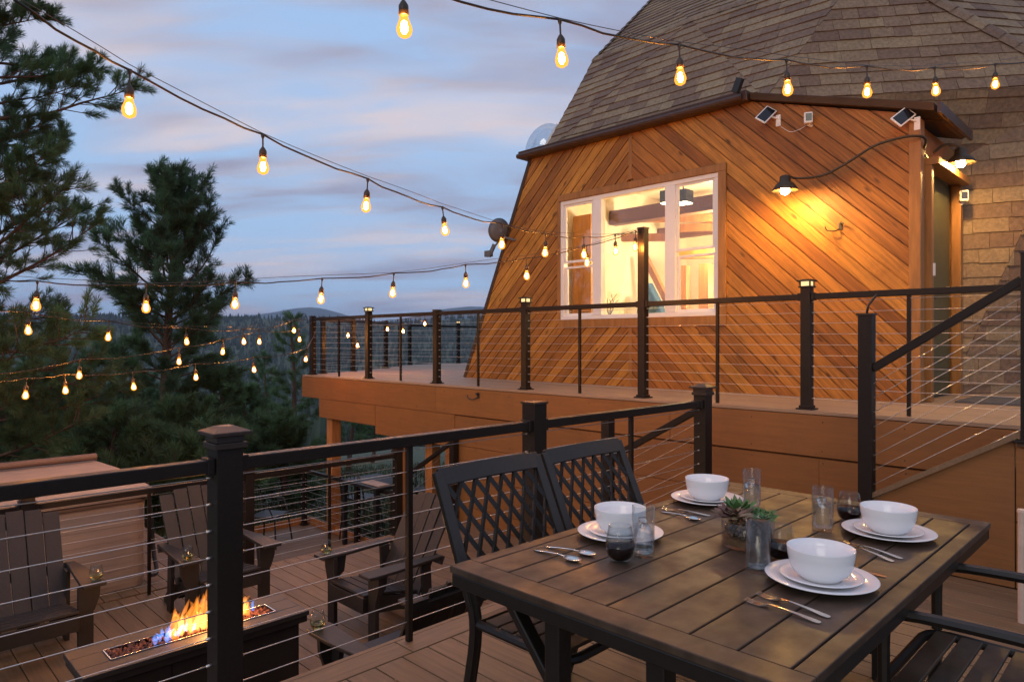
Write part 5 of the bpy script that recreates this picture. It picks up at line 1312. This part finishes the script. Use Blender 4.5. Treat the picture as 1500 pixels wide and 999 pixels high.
# tufts of meadow grass on the near slope
rs = np.random.RandomState(9); Vs = []; Fs = []
NG = 26000
k = rs.uniform(-.75, -.05, NG); d = 11 + 26 * rs.rand(NG) ** 1.3; X_ = (d + k * d) / R2; Y_ = (d - k * d) / R2
keep = ~((X_ < 6.1) & (Y_ < 11.3)); X_, Y_ = X_[keep], Y_[keep]; n_ = len(X_)
Z_ = np.array([ground(a, c) for a, c in zip(X_, Y_)]); h_ = rs.uniform(.08, .28, n_); az = rs.rand(n_) * 6.3; w_ = .012 + .01 * rs.rand(n_)
o_ = np.stack([X_, Y_, Z_ - .02], 1); sd = np.stack([np.cos(az), np.sin(az), az * 0], 1) * w_[:, None]; tip = o_ + np.stack([rs.normal(size=n_) * .07, rs.normal(size=n_) * .07, h_], 1)
Vv = np.empty((n_ * 3, 3)); Vv[0::3] = o_ - sd; Vv[1::3] = o_ + sd; Vv[2::3] = tip
g_ = fast_mesh('meadow_grass', Vv, np.arange(n_ * 3).reshape(-1, 3), rs.rand(n_), M['grass'], None); tag(g_, 'rough meadow grass on the slope below the decks', 'grass', kind='stuff')

# dropped pine needles on the boards
b = MB(); rr = random.Random(12)
for i in range(260):
    if i < 130: x, y, z = rr.uniform(.8, 4.7), rr.uniform(-.5, 2.6), .002
    elif i < 215: x, y, z = rr.uniform(-.5, 5.6), rr.uniform(2.9, 6.7), ZF + .002
    else: x, y, z = rr.uniform(5.95, 7.1), rr.uniform(1.0, 9.5), ZU + .002
    a = rr.random() * 6.3; l = rr.uniform(.03, .08); v = Vector((math.cos(a), math.sin(a), 0)); q = Vector((-v.y, v.x, 0)) * .0011; p = Vector((x, y, z))
    for f in (0, .35): 
        v2 = Vector((math.cos(a + f), math.sin(a + f), .06)); b.add([p - q, p + q, p + v2 * l + q * .4, p + v2 * l - q * .4], [(0, 1, 2, 3)], rr.random())
M['litter'] = mat('dry_needles', (.30, .17, .07), .8, rnd=.8)
tag(b.build('needle_litter', M['litter'], fixn=False), 'dry pine needles scattered over the deck boards', 'needles', kind='stuff')

# ------------------------------------------------------------------ air
hm, hnt, hout = newmat('air'); pv = N(hnt, 'ShaderNodeVolumePrincipled'); pv.inputs['Color'].default_value = (.60, .74, 1, 1); pv.inputs['Density'].default_value = .00011; pv.inputs['Anisotropy'].default_value = 0
hnt.links.new(pv.outputs[0], hout.inputs['Volume'])
USE_HAZE = True
if USE_HAZE:
    b = MB(); b.b2((-12500, -12500, -700), (12500, 12500, 420)); tag(b.build('haze', hm), 'thin blue evening haze over the valley', 'haze', kind='stuff')
